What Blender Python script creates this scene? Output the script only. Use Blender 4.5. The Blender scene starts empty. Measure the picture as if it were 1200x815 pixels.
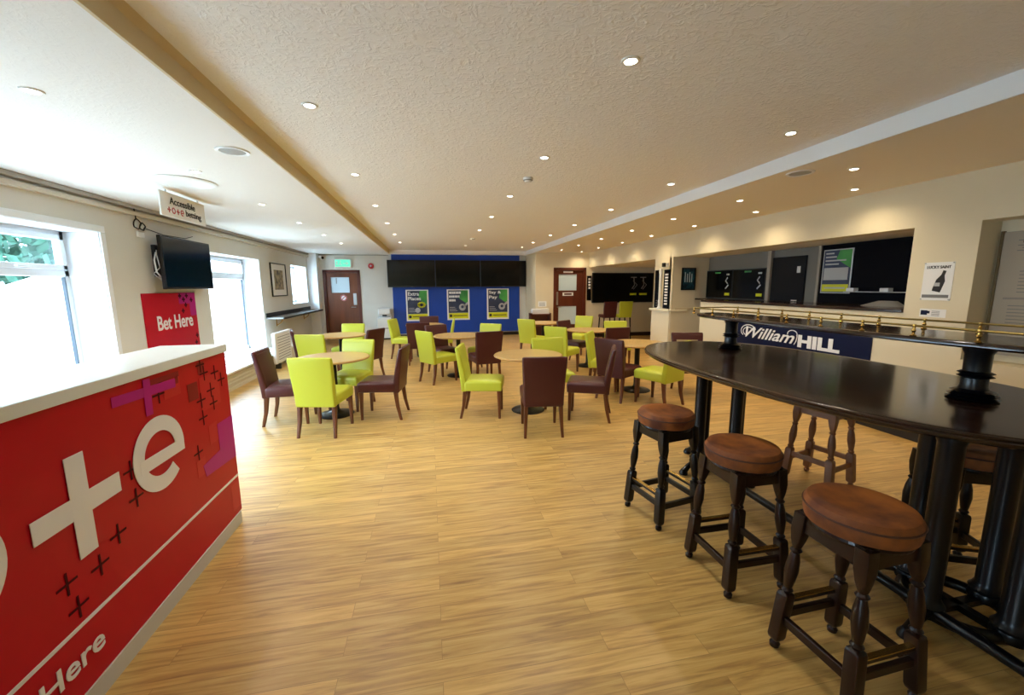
import bpy, bmesh, math, random
from mathutils import Vector, Matrix
random.seed(7)
sc = bpy.context.scene
COL = sc.collection
PI = math.pi

# ------------------------------------------------------------------ materials
def lin(c):
    return c / 12.92 if c <= 0.04045 else ((c + 0.055) / 1.055) ** 2.4
def rgb(h):
    return tuple(lin(int(h[i:i + 2], 16) / 255) for i in (0, 2, 4)) + (1.0,)

def mat(name, hexc, rough=0.5, metal=0.0, coat=0.0, spec=0.5, noise=0.0, nscale=8.0, bump=0.0, bscale=60.0,
        stretch=None, hex2=None):
    m = bpy.data.materials.new(name); m.use_nodes = True
    nt = m.node_tree; b = nt.nodes['Principled BSDF']
    b.inputs['Base Color'].default_value = rgb(hexc)
    b.inputs['Roughness'].default_value = rough
    b.inputs['Metallic'].default_value = metal
    b.inputs['Coat Weight'].default_value = coat
    b.inputs['Coat Roughness'].default_value = 0.08
    b.inputs['Specular IOR Level'].default_value = spec
    if noise or bump or hex2:
        tc = nt.nodes.new('ShaderNodeTexCoord')
        mp = nt.nodes.new('ShaderNodeMapping')
        if stretch: mp.inputs['Scale'].default_value = stretch
        nt.links.new(tc.outputs['Object'], mp.inputs['Vector'])
    if noise or hex2:
        n = nt.nodes.new('ShaderNodeTexNoise'); n.inputs['Scale'].default_value = nscale; n.inputs['Detail'].default_value = 5
        nt.links.new(mp.outputs[0], n.inputs['Vector'])
        mx = nt.nodes.new('ShaderNodeMix'); mx.data_type = 'RGBA'
        c = rgb(hexc); d = rgb(hex2) if hex2 else tuple(x * (1 - noise) for x in c[:3]) + (1,)
        mx.inputs[6].default_value = c; mx.inputs[7].default_value = d
        rp = nt.nodes.new('ShaderNodeMapRange'); rp.inputs[1].default_value = .35; rp.inputs[2].default_value = .65
        nt.links.new(n.outputs[0], rp.inputs[0]); nt.links.new(rp.outputs[0], mx.inputs[0])
        nt.links.new(mx.outputs[2], b.inputs['Base Color'])
    if bump:
        n2 = nt.nodes.new('ShaderNodeTexNoise'); n2.inputs['Scale'].default_value = bscale; n2.inputs['Detail'].default_value = 3
        nt.links.new(mp.outputs[0], n2.inputs['Vector'])
        bp = nt.nodes.new('ShaderNodeBump'); bp.inputs['Strength'].default_value = bump; bp.inputs['Distance'].default_value = 0.01
        nt.links.new(n2.outputs[0], bp.inputs['Height']); nt.links.new(bp.outputs[0], b.inputs['Normal'])
    return m

def emit(name, hexc, s):
    m = bpy.data.materials.new(name); m.use_nodes = True
    b = m.node_tree.nodes['Principled BSDF']
    b.inputs['Base Color'].default_value = rgb(hexc)
    b.inputs['Emission Color'].default_value = rgb(hexc)
    b.inputs['Emission Strength'].default_value = s
    return m

def floor_mat():
    m = bpy.data.materials.new('laminate_floor'); m.use_nodes = True
    nt = m.node_tree; b = nt.nodes['Principled BSDF']; N = nt.nodes.new; L = nt.links.new
    tc = N('ShaderNodeTexCoord')
    br = N('ShaderNodeTexBrick'); br.offset = .37; br.offset_frequency = 2
    br.inputs['Color1'].default_value = (0, 0, 0, 1); br.inputs['Color2'].default_value = (1, 1, 1, 1)
    br.inputs['Mortar'].default_value = (.5, .5, .5, 1); br.inputs['Mortar Size'].default_value = .0012
    br.inputs['Brick Width'].default_value = 1.15; br.inputs['Row Height'].default_value = .105; br.inputs['Scale'].default_value = 1
    br.inputs['Bias'].default_value = 0
    L(tc.outputs['Object'], br.inputs['Vector'])
    # per-strip offset so the grain breaks at each strip
    mp = N('ShaderNodeMapping'); mp.inputs['Scale'].default_value = (1.1, 16, 1)
    ad = N('ShaderNodeVectorMath'); ad.operation = 'MULTIPLY_ADD'
    ad.inputs[1].default_value = (9.3, 4.1, 0)
    L(br.outputs['Color'], ad.inputs[0]); L(tc.outputs['Object'], ad.inputs[2]); L(ad.outputs[0], mp.inputs['Vector'])
    n = N('ShaderNodeTexNoise'); n.inputs['Scale'].default_value = 2.2; n.inputs['Detail'].default_value = 7; n.inputs['Roughness'].default_value = .6
    n.inputs['Distortion'].default_value = .6
    L(mp.outputs[0], n.inputs['Vector'])
    cr = N('ShaderNodeValToRGB')
    e = cr.color_ramp.elements
    e[0].position = .28; e[0].color = rgb('9c7440'); e[1].position = .7; e[1].color = rgb('dab670')
    x = e.new(.5); x.color = rgb('c9a05a')
    L(n.outputs[0], cr.inputs[0])
    hs = N('ShaderNodeHueSaturation')
    mr = N('ShaderNodeMapRange'); mr.inputs[3].default_value = .88; mr.inputs[4].default_value = 1.10
    L(br.outputs['Color'], mr.inputs[0]); L(mr.outputs[0], hs.inputs['Value']); L(cr.outputs[0], hs.inputs['Color'])
    mx = N('ShaderNodeMix'); mx.data_type = 'RGBA'; mx.inputs[7].default_value = rgb('7b5528')
    fm = N('ShaderNodeMath'); fm.operation = 'MULTIPLY'; fm.inputs[1].default_value = .55
    L(br.outputs['Fac'], fm.inputs[0]); L(fm.outputs[0], mx.inputs[0])
    L(hs.outputs[0], mx.inputs[6]); L(mx.outputs[2], b.inputs['Base Color'])
    b.inputs['Roughness'].default_value = .36
    b.inputs['Specular IOR Level'].default_value = .5
    return m

def artex_mat(name, hexc, strength):
    m = bpy.data.materials.new(name); m.use_nodes = True
    nt = m.node_tree; b = nt.nodes['Principled BSDF']; N = nt.nodes.new; L = nt.links.new
    b.inputs['Base Color'].default_value = rgb(hexc); b.inputs['Roughness'].default_value = .85
    tc = N('ShaderNodeTexCoord')
    v = N('ShaderNodeTexNoise'); v.inputs['Scale'].default_value = 21; v.inputs['Detail'].default_value = 4; v.inputs['Distortion'].default_value = 1.6
    L(tc.outputs['Object'], v.inputs['Vector'])
    r = N('ShaderNodeMapRange'); r.inputs[1].default_value = .45; r.inputs[2].default_value = .68; L(v.outputs[0], r.inputs[0])
    bp = N('ShaderNodeBump'); bp.inputs['Strength'].default_value = strength; bp.inputs['Distance'].default_value = .012
    L(r.outputs[0], bp.inputs['Height']); L(bp.outputs[0], b.inputs['Normal'])
    return m

def glass_mat(name='window_glass', tint='f4fbff'):
    m = bpy.data.materials.new(name); m.use_nodes = True
    nt = m.node_tree; nt.nodes.clear(); N = nt.nodes.new
    o = N('ShaderNodeOutputMaterial'); t = N('ShaderNodeBsdfTransparent'); g = N('ShaderNodeBsdfGlossy'); x = N('ShaderNodeMixShader')
    t.inputs[0].default_value = rgb(tint); g.inputs['Roughness'].default_value = .03; x.inputs[0].default_value = .05
    nt.links.new(t.outputs[0], x.inputs[1]); nt.links.new(g.outputs[0], x.inputs[2]); nt.links.new(x.outputs[0], o.inputs[0])
    return m

M = dict(
    floor=floor_mat(),
    artex=artex_mat('artex_ceiling', 'f4f0ea', .30),
    white_ceiling=artex_mat('left_ceiling_paint', 'eceae6', .12),
    cream_ceiling=artex_mat('right_ceiling_paint', 'eee4d0', .10),
    beam_shade_cream=mat('beam_shade_paint', 'd9c8a4', .8),  # both beams share one paint; shade of the left face is tinted in
    beam_lit_white=mat('beam_lit_paint', 'eef0f2', .7),  # same beam paint, daylight on the right face put into the colour
    cream=mat('cream_wall', 'e2d6b8', .75, noise=.03, nscale=2),
    cream_left=mat('pale_wall', 'dedad0', .75, noise=.03, nscale=2),
    reveal=mat('reveal_paint', 'eef0f2', .6),
    upvc=mat('white_upvc', 'e8edf2', .35),
    gasket=mat('window_gasket', '3c4650', .6),
    white=mat('white_gloss', 'eeeeea', .35),
    blue=mat('blue_paint', '0040a4', .55, noise=.08, nscale=3),
    navy=mat('navy_board', '061034', .5, spec=.2),
    dark=mat('black_gloss', '060709', .2, spec=.25),
    screen=mat('dark_screen', '08090b', .1, spec=.35),
    screen_b=mat('unlit_screen', '0a2030', .12),
    bezel=mat('black_bezel', '0c0d0e', .35),
    blackp=mat('black_matt_plastic', '141414', .5),
    wire=mat('black_cable', '1c1c1c', .6),
    wirew=mat('white_cable', 'dddddd', .6),
    mahog=mat('mahogany_door', '7c4424', .4, noise=.35, nscale=6, stretch=(1, 1, .12)),
    mahog_d=mat('mahogany_frame', '662c18', .4, noise=.3, nscale=6, stretch=(1, 1, .12)),
    lime=mat('lime_leather', 'c2c838', .38, bump=.06, bscale=90),
    maroon=mat('maroon_leather', '4a1d1d', .34, bump=.06, bscale=90),
    walnut=mat('chair_leg_wood', '6e3c1e', .35, noise=.35, nscale=7, stretch=(3, 3, .4)),
    tabletop=mat('oak_laminate', 'cca968', .28, noise=.16, nscale=5, stretch=(.6, 7, 1)),
    tableedge=mat('oak_edge', 'b78a4c', .4),
    iron=mat('black_cast_iron', '101113', .38),
    gloss_iron=mat('gloss_black_iron', '06070b', .3, coat=.05, spec=.35),
    dark_top=mat('dark_stained_wood', '2e1a10', .16, noise=.45, nscale=3, stretch=(9, .5, 1), coat=.2),
    velvet=mat('rust_velvet', '9e5a1a', .75, hex2='55260c', nscale=6),
    pipe=mat('dark_piping', '4a2410', .6),
    stoolwood=mat('dark_turned_wood', '241009', .3, noise=.35, nscale=9, coat=.08, spec=.35),
    stoolblack=mat('ebonised_wood', '130d0b', .3, noise=.3, nscale=9, coat=.08, spec=.35),
    stoollight=mat('worn_brown_wood', '8a5733', .45, noise=.3, nscale=9),
    brass=mat('brass', 'c9a55a', .25, metal=1),
    brass_d=mat('aged_brass', '8d7a45', .35, metal=1), edge_d=mat('notice_frame', '6e5c38', .5),
    steel=mat('brushed_steel', 'b9bab8', .35, metal=1),
    red=mat('red_print', 'c2001e', .4, noise=.06, nscale=3, spec=.2),
    redl=mat('lit_red_print', 'c6202a', .4, spec=.2),  # lighter red for light painted onto the counter front
    redd=mat('deep_red_print', '8c0a1c', .4, spec=.2),
    magenta=mat('magenta_print', 'b80f80', .4, spec=.2),
    print_d=mat('dark_print', '4a0414', .5, spec=.1),
    print_w=mat('white_print', 'eeeeee', .4),
    countertop=mat('white_countertop', 'e6eae6', .28),
    plinth=mat('grey_white_plinth', 'c8c6bc', .5),
    paper=mat('white_paper', 'eeeeec', .6),
    paper_old=mat('grey_paper', 'a89e8e', .7),
    ink=mat('black_ink', '1c1c20', .6),
    greyink=mat('grey_ink', '777777', .6),
    green=mat('poster_green', '4fae4c', .4, hex2='2f7d45', nscale=3),
    pnavy=mat('poster_navy', '27314e', .4, hex2='34405e', nscale=4),
    yellow=mat('poster_yellow', 'd8d81c', .4),
    ball=mat('poster_ball_grey', 'b8b8b8', .5),
    exitg=emit('exit_sign_green', '5fd6b0', .9),
    alarm=mat('alarm_red', 'b81c24', .35),
    trunk=mat('grey_trunking', 'a8a49b', .6), trunk2=mat('cream_trunking', 'cdc4b2', .6),
    pillarp=mat('pillar_cream', 'ebe2c8', .6),
    radiator=mat('radiator_white', 'e6e6e2', .4),
    greyshelf=mat('grey_stone_shelf', '9a9a98', .22),
    greywall=mat('grey_wall', '7d7a72', .8),
    wallbrown=mat('taupe_wall', '9a8a68', .8),
    darkroom=mat('dark_navy_panel', '04050e', .6, spec=.1),
    doordark=mat('dark_grey_door', '121318', .5, spec=.2),
    canvas=mat('picture_print', 'b8a986', .6, hex2='4c4a44', nscale=9),
    picblue=mat('blue_picture', '1d5566', .35, hex2='0c1c30', nscale=12),
    skirting=mat('dark_skirting', '2a1810', .4),
    bskirt=mat('black_skirting', '15120f', .4),
    lamp=emit('lamp_glow', 'fff3de', 22),
    chrome=mat('lamp_ring_white', 'e8e8e4', .3),
    grille=mat('speaker_grille', 'a8a8a4', .6, bump=.4, bscale=300),
    glass=glass_mat(),
    frosted=mat('pale_door_glass', 'cfe4ee', .15),
    leaf=mat('foliage', '17402e', .7, hex2='2c5c48', nscale=3),
    bark=mat('bark', '5a4a3a', .8),
    paving=mat('pale_paving', 'd9d4cc', .9, noise=.1, nscale=2),
    render=mat('pale_render', 'b8aca4', .9, noise=.08, nscale=2),
    boxwood=mat('cream_boxing', 'd8cdb2', .6),
    stand=mat('brown_rack_wood', '5a2c20', .45),
)

# ------------------------------------------------------------------ mesh helpers
class MB:
    def __init__(self): self.bm = bmesh.new()
    def _x(self, vs, mtx):
        if mtx is not None: bmesh.ops.transform(self.bm, matrix=mtx, verts=vs)
    def box(self, lo, hi, bev=0.0, seg=2, mtx=None):
        lo, hi = Vector(lo), Vector(hi)
        c = (lo + hi) / 2; s = hi - lo
        r = bmesh.ops.create_cube(self.bm, size=1.0, matrix=Matrix.Translation(c) @ Matrix.Diagonal((abs(s.x), abs(s.y), abs(s.z), 1)))
        vs = r['verts']
        if bev > 0:
            es = list({e for v in vs for e in v.link_edges})
            rr = bmesh.ops.bevel(self.bm, geom=es, offset=bev, segments=seg, profile=.5, affect='EDGES')
            vs = list({v for f in rr['faces'] for v in f.verts} | {v for v in vs if v.is_valid})
        self._x(vs, mtx); return self
    def loft(self, loops, cap=True, close=False):
        """loops: list of equal-length point lists"""
        rows = [[self.bm.verts.new(p) for p in lp] for lp in loops]
        n = len(rows[0])
        pairs = list(zip(rows, rows[1:]))
        if close: pairs.append((rows[-1], rows[0]))
        for a, b in pairs:
            for i in range(n):
                j = (i + 1) % n
                try: self.bm.faces.new((a[i], a[j], b[j], b[i]))
                except ValueError: pass
        if cap and not close:
            self.bm.faces.new(list(reversed(rows[0]))); self.bm.faces.new(rows[-1])
        return self
    def tube(self, a, b, r0, r1=None, n=12):
        r1 = r0 if r1 is None else r1
        a, b = Vector(a), Vector(b); d = (b - a).normalized()
        u = d.orthogonal().normalized(); w = d.cross(u)
        f = lambda c, r: [c + u * (r * math.cos(2 * PI * i / n)) + w * (r * math.sin(2 * PI * i / n)) for i in range(n)]
        return self.loft([f(a, r0), f(b, r1)])
    def path(self, pts, r, n=8):
        pts = [Vector(p) for p in pts]; loops = []; prev = None
        for i, p in enumerate(pts):
            d = (pts[min(i + 1, len(pts) - 1)] - pts[max(i - 1, 0)]).normalized()
            u = d.orthogonal().normalized() if prev is None else (prev - d * prev.dot(d)).normalized()
            prev = u; w = d.cross(u)
            rr = r[i] if isinstance(r, (list, tuple)) else r
            loops.append([p + u * (rr * math.cos(2 * PI * k / n)) + w * (rr * math.sin(2 * PI * k / n)) for k in range(n)])
        return self.loft(loops)
    def lathe(self, prof, c=(0, 0, 0), n=32, axis=None):
        """prof: (r,h) bottom to top; axis: function h -> centre point"""
        c = Vector(c); loops = []
        for r, h in prof:
            o = Vector(axis(h)) if axis else c + Vector((0, 0, h))
            loops.append([o + Vector((max(r, 1e-4) * math.cos(2 * PI * i / n), max(r, 1e-4) * math.sin(2 * PI * i / n), 0)) for i in range(n)])
        return self.loft(loops)
    def torus(self, c, R, r, n=40, k=10, sx=1, sy=1):
        c = Vector(c); loops = []
        for i in range(n):
            a = 2 * PI * i / n; d = Vector((math.cos(a) * sx, math.sin(a) * sy, 0)); e = Vector((math.cos(a), math.sin(a), 0))
            loops.append([c + d * R + e * (r * math.cos(2 * PI * j / k)) + Vector((0, 0, r * math.sin(2 * PI * j / k))) for j in range(k)])
        return self.loft(loops, close=True)
    def prism(self, pts, h):
        """pts: list of 3D points (planar), extruded by vector h"""
        h = Vector(h); pts = [Vector(p) for p in pts]
        return self.loft([pts, [p + h for p in pts]])
    def build(self, name, m, parent=None, smooth=False, loc=None):
        bmesh.ops.recalc_face_normals(self.bm, faces=self.bm.faces)
        me = bpy.data.meshes.new(name); self.bm.to_mesh(me); self.bm.free()
        o = bpy.data.objects.new(name, me); COL.objects.link(o)
        me.materials.append(m)
        if smooth:
            for p in me.polygons: p.use_smooth = True
            try: me.set_sharp_from_angle(angle=math.radians(38))
            except Exception: pass
        if parent is not None: o.parent = parent
        if loc is not None: o.location = loc
        return o

def tag(o, label=None, cat=None, group=None, kind=None):
    if label: o['label'] = label
    if cat: o['category'] = cat
    if group: o['group'] = group
    if kind: o['kind'] = kind
    return o
def empty(name, loc=(0, 0, 0), rz=0.0, label=None, cat=None, group=None, kind=None):
    o = bpy.data.objects.new(name, None); COL.objects.link(o); o.location = loc; o.rotation_euler = (0, 0, rz)
    o.empty_display_size = .1
    return tag(o, label, cat, group, kind)
def copy_tree(o, parent=None):
    c = o.copy(); COL.objects.link(c)
    if parent is not None: c.parent = parent
    for ch in list(o.children): copy_tree(ch, c)
    return c
def struct(mb, name, m, smooth=False, label=None):
    o = mb.build(name, m, None, smooth); o['kind'] = 'structure'
    if label: o['label'] = label
    return o
def bx(lo, hi, bev=0, seg=2): return MB().box(lo, hi, bev, seg)

def text_mesh(s, bold=0.0, shear=0.0, ext=0.002):
    cu = bpy.data.curves.new('lettering', 'FONT'); cu.body = s; cu.offset = bold; cu.shear = shear; cu.extrude = ext
    cu.resolution_u = 4; cu.align_x = 'LEFT'
    to = bpy.data.objects.new('lettering', cu); COL.objects.link(to)
    dg = bpy.context.evaluated_depsgraph_get(); dg.update()
    me = bpy.data.meshes.new_from_object(to.evaluated_get(dg))
    bpy.data.objects.remove(to); bpy.data.curves.remove(cu)
    return me
def text(name, s, m, parent, origin, right, up, w, h, bold=0.0, shear=0.0, ext=.0015):
    """lettering whose lower-left corner is at origin (world) and fills w x h"""
    me = text_mesh(s, bold, shear, ext)
    xs = [v.co.x for v in me.vertices]; ys = [v.co.y for v in me.vertices]
    x0, x1, y0, y1 = min(xs), max(xs), min(ys), max(ys)
    r, u = Vector(right).normalized(), Vector(up).normalized(); n = r.cross(u); o = Vector(origin)
    for v in me.vertices:
        a = (v.co.x - x0) / (x1 - x0) * w; b = (v.co.y - y0) / (y1 - y0) * h
        v.co = o + r * a + u * b + n * (v.co.z + ext)
    ob = bpy.data.objects.new(name, me); COL.objects.link(ob); me.materials.clear(); me.materials.append(m)
    if parent is not None: ob.parent = parent; ob.matrix_parent_inverse = Matrix.Translation(-Vector(parent.location))
    return ob
def world_child(o, parent):
    """geometry given in world coordinates under an unrotated empty"""
    o.parent = parent; o.matrix_parent_inverse = Matrix.Translation(-Vector(parent.location)); return o
def stroke(mb, pts, w, f, h=.003, closed=False):
    """flat ribbon of width w through 2D pts, f maps (a,b)->3D, h thickness along normal given by f(a,b,n)"""
    P = [Vector((p[0], p[1])) for p in pts]; L = []; n = len(P)
    for i in range(n):
        a = P[(i - 1) % n] if (closed or i > 0) else P[i]; b = P[(i + 1) % n] if (closed or i < n - 1) else P[i]
        d = (b - a).normalized(); q = Vector((-d.y, d.x)) * w / 2
        L.append([f(*(P[i] + q), 0), f(*(P[i] - q), 0), f(*(P[i] - q), h), f(*(P[i] + q), h)])
    return mb.loft(L, close=closed)

# ------------------------------------------------------------------ room numbers
XL, XR = -3.46, 4.83
YB, YD, YF = 13.3, 12.0, -3.2
ZL, ZC, ZR = 2.58, 2.705, 2.60
BL, BR, BR2 = -1.15, 3.07, 3.44
XRB, XEND = 5.65, 7.2
ZH = 2.16

# floor
struct(bx((XL - .45, YF - .2, -.08), (XEND + .1, YB + .1, 0)), 'floor', M['floor'])
# ceiling: one suspended ceiling with steps
c = MB()
c.box((BL, YF, ZC), (BR, YB, ZC + .1)); struct(c, 'ceiling', M['artex'])
struct(bx((XL - .02, YF, ZL), (BL - .015, YB, ZC + .1)), 'ceiling_left', M['white_ceiling'])
c = MB(); c.box((BL - .015, YF, ZL - .0), (BL, YB, ZC))
# small cove under the ceiling on the beam's room side
c.prism([(BL, YF, ZC), (BL + .03, YF, ZC), (BL, YF, ZC - .03)], (0, YB - YF, 0))
struct(c, 'trim_1', M['beam_shade_cream'])
struct(bx((BR, YF, ZL), (BR + .015, YB, ZC)), 'trim_2', M['beam_lit_white'])
struct(bx((BL, YB - .30, 2.585), (BR, YB, ZC + .05)), 'ceiling_bulkhead', M['artex'])
struct(bx((BR + .015, YF, ZL), (BR2, YB, ZC + .1)), 'ceiling_beam', M['cream_ceiling'])
struct(bx((BR2, YF, ZR), (XEND, YB, ZC + .1)), 'ceiling_right', M['cream_ceiling'])

# ---- left wall with openings
W_FILL = (-2.4, -1.0, .30, 2.20)  # unseen opening added behind the camera, sized to light the near ceiling
W1 = (1.75, 5.29, .30, 2.20)   # y0,y1,z0,z1
W2 = (7.40, 9.52, .30, 2.18)
W3 = (11.50, 12.85, 1.16, 2.18)
WT = .42
w = MB(); y = YF
for (a, b, z0, z1) in (W_FILL, W1, W2, W3):
    w.box((XL - WT, y, 0), (XL, a, ZL)); w.box((XL - WT, a, 0), (XL, b, z0)); w.box((XL - WT, a, z1), (XL, b, ZL)); y = b
w.box((XL - WT, y, 0), (XL, YB, ZL))
struct(w, 'wall_left', M['cream_left'])
# white reveals
for k, (a, b, z0, z1) in enumerate((W1, W2, W3, W_FILL)):
    r = MB(); t = .006
    r.box((XL - WT + .06, a, z1 - t), (XL + .001, b, z1)); r.box((XL - WT + .06, b - t, z0), (XL + .001, b, z1)); r.box((XL - WT + .06, a, z0), (XL + .001, a + t, z1))
    r.box((XL - WT + .06, a, z0 - .002), (XL + .03, b, z0 + .02))
    struct(r, 'trim_%d' % ((3, 4, 5, 17)[k]), M['reveal'])
# moulded architrave round the first window
a, b, z0, z1 = W1
r = MB(); r.box((XL, a, z1), (XL + .02, b + .07, z1 + .07), .006); r.box((XL, b, z0), (XL + .02, b + .07, z1), .006)
struct(r, 'trim_6', M['reveal'])

def window(name, a, b, z0, z1, mull, ztr):
    x = XL - WT + .03
    e = empty(name, (x, (a + b) / 2, z0)); e['kind'] = 'structure'
    f = MB(); fw = .06; d = .07
    f.box((x, a, z0 + .02), (x + d, b, z0 + .09), .006); f.box((x, a, z1 - fw), (x + d, b, z1), .006)
    f.box((x, a, z0), (x + d, a + fw, z1), .006); f.box((x, b - fw, z0), (x + d, b, z1), .006)
    for m_ in mull: f.box((x, m_ - .035, z0), (x + d, m_ + .035, z1), .006)
    if ztr: f.box((x, a, ztr - .035), (x + d, b, ztr + .035), .006)
    world_child(f.build('window_frame', M['upvc']), e)
    ys = [a] + list(mull) + [b]
    g = MB(); s = MB(); gk = MB()
    for p, q in zip(ys, ys[1:]):
        if ztr:
            # hinged top light with its own sash
            u0, u1, v0, v1 = p + .05, q - .05, ztr + .035, z1 - .05
            s.box((x + .03, u0, v0), (x + .10, u1, v0 + .05), .005); s.box((x + .03, u0, v1 - .05), (x + .10, u1, v1), .005)
            s.box((x + .03, u0, v0), (x + .10, u0 + .05, v1), .005); s.box((x + .03, u1 - .05, v0), (x + .10, u1, v1), .005)
            s.box((x + .10, (u0 + u1) / 2 - .06, v0 + .012), (x + .13, (u0 + u1) / 2 + .06, v0 + .03), .004)
            gk.box((x + .04, u1 + .002, v0), (x + .072, u1 + .012, v1))
            gk.box((x + .04, q - .072, z0 + .1), (x + .073, q - .062, ztr - .04))
        g.box((x + .035, p + .03, z0 + .05), (x + .041, q - .03, z1 - .05))
    if ztr:
        world_child(s.build('top_sash', M['upvc']), e); world_child(gk.build('gasket', M['gasket']), e)
    world_child(g.build('window_glass', M['glass']), e)
    return e
window('window_1', W1[0], W1[1], W1[2], W1[3], (2.9, 4.15), 1.76)
window('window_2', W2[0], W2[1], W2[2], W2[3], (8.05,), 1.80)
window('fill_window', W_FILL[0], W_FILL[1], W_FILL[2], W_FILL[3], (-1.7,), 1.76)  # added out of view to let in fill daylight
window('window_3', W3[0], W3[1], W3[2], W3[3], (), None)

# boxed-in pipe ledge under the windows
b_ = MB(); b_.box((XL, 1.0, 0), (-3.08, 10.9, .05)); b_.box((XL, 1.0, .05), (-3.10, 10.9, .27)); 
for zz in (.09, .15, .21): b_.box((-3.10, 1.0, zz), (-3.088, 10.9, zz + .03), .004)
struct(b_, 'trim_7', M['boxwood'])
struct(bx((XL - WT + .1, 1.0, .27), (-3.05, 10.9, .305), .008), 'trim_8', M['white'])

# cornice rails (two cable rails under the ceiling)
r = MB(); r.box((XL, YF, 2.535), (XL + .07, 13.0, 2.58), .01); struct(r, 'trim_9', M['trunk'])
r = MB(); r.box((XL, YF, 2.46), (XL + .06, 13.0, 2.51), .01); r.box((XL, YF, 2.505), (XL + .018, 13.0, 2.535)); struct(r, 'trim_10', M['trunk2'])
struct(bx((-3.19, YB - .02, 2.545), (-1.20, YB, 2.565)), 'trim_18', M['trunk'])

# ---- back wall, left of the blue board and behind it
D1 = (-3.125, -2.058, 2.115)
w = MB(); w.box((XL - WT, YB, 0), (D1[0], YB + .15, ZL + .2)); w.box((D1[0], YB, D1[2]), (D1[1], YB + .15, ZL + .2)); w.box((D1[1], YB, 0), (3.15, YB + .15, ZL + .2))
w.box((D1[0], YB + .12, 0), (D1[1], YB + .15, D1[2]))
struct(w, 'wall_back', M['cream_left'])
struct(bx((XL, YB - .30, 0), (XL + .26, YB, ZL), .004), 'wall_pilaster', M['reveal'])
# blue feature wall, slightly proud, with its head band
bw = MB(); bw.box((-1.115, YB - .04, .10), (2.92, YB, ZC)); struct(bw, 'wall_feature', M['blue'])
struct(bx((-1.115, YB - .06, 0), (2.92, YB, .10), .005), 'baseboard_back', M['bskirt'])
struct(bx((-1.115, YB - .048, .10), (2.92, YB - .04, .125)), 'trim_11', M['steel'])
# return and door wall
w = MB(); w.box((3.14, YD, 0), (3.24, YB + .15, ZC)); struct(w, 'wall_return', M['cream'])
D2 = (3.70, 4.74, 2.15)
w = MB(); w.box((3.24, YD, 0), (D2[0], YD + .15, ZR)); w.box((D2[0], YD, D2[2]), (D2[1], YD + .15, ZR)); w.box((D2[1], YD, 0), (XEND, YD + .15, ZR))
w.box((D2[0], YD + .12, 0), (D2[1], YD + .15, D2[2]))
struct(w, 'wall_far_right', M['cream'])
struct(bx((4.75, YD - .02, 0), (XEND, YD, .12), .004), 'baseboard_far', M['skirting'])

# ---- right wall
w = MB(); NC = (1.55, 2.84, .90, 2.155)
w.box((XR, YF, 0), (XR + .34, NC[0], ZR)); w.box((XR, NC[0], 0), (XR + .34, NC[1], NC[2])); w.box((XR, NC[0], NC[3]), (XR + .34, NC[1], ZR))
w.box((XR + .24, NC[0], NC[2]), (XR + .34, NC[1], NC[3]))
w.box((XR, NC[1], 0), (XR + .34, 3.36, ZR))
w.box((XR, 3.36, 0), (XR + .20, 6.62, 1.30))               # wall below the servery
w.box((XR, 3.36, ZH), (XR + .20, YD, ZR))                   # long header
struct(w, 'wall_right', M['cream'])
struct(bx((XR - .018, YF, 0), (XR, 6.62, .10), .004), 'baseboard_right', M['bskirt'])
struct(bx((XR - .02, YF, .10), (XR, 6.62, .108)), 'trim_12', M['white'])
# servery recess
w = MB(); w.box((XR + .20, 7.55, 0), (XEND, 7.67, ZH)); w.box((XR, 7.55, 0), (XR + .2, 7.67, ZH)); struct(w, 'wall_cheek', M['cream'])
w = MB(); w.box((XR + .1, 7.538, 1.10), (XRB, 7.55, 1.14), .004); struct(w, 'trim_13', M['beam_shade_cream'])
struct(bx((XR + .20, 3.2, ZH), (XEND, YD, ZH + .06)), 'ceiling_recess', M['cream_ceiling'])
struct(bx((XRB, 3.2, 0), (XRB + .1, 7.55, ZH)), 'wall_servery', M['greywall'])
struct(bx((XR + .34, 3.2, 0), (XRB, 3.3, ZH)), 'wall_servery_end', M['greywall'])
# alcove far side and its back
struct(bx((XEND, 7.55, 0), (XEND + .1, YB, ZR)), 'wall_alcove', M['wallbrown'])
# rear wall behind the viewer
w = MB(); w.box((XL - WT, YF - .15, 0), (XEND + .1, YF, ZC + .1))
struct(w, 'wall_front', M['cream'])
# outer shell over the unseen right rooms
w = MB(); w.box((XEND, YF - .15, 0), (XEND + .1, 7.55, ZR)); struct(w, 'wall_outer', M['greywall'])

# pillar between the two openings
p = MB(); p.box((XR, 7.60, 0), (XR + .3, 8.22, ZH)); struct(p, 'wall_pillar', M['cream'])
p = MB(); p.box((XR - .03, 7.56, 0), (XR + .32, 8.24, 1.06), .006); p.box((XR - .07, 7.52, 1.06), (XR + .36, 8.28, 1.105), .01); struct(p, 'trim_14', M['pillarp'])

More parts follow.
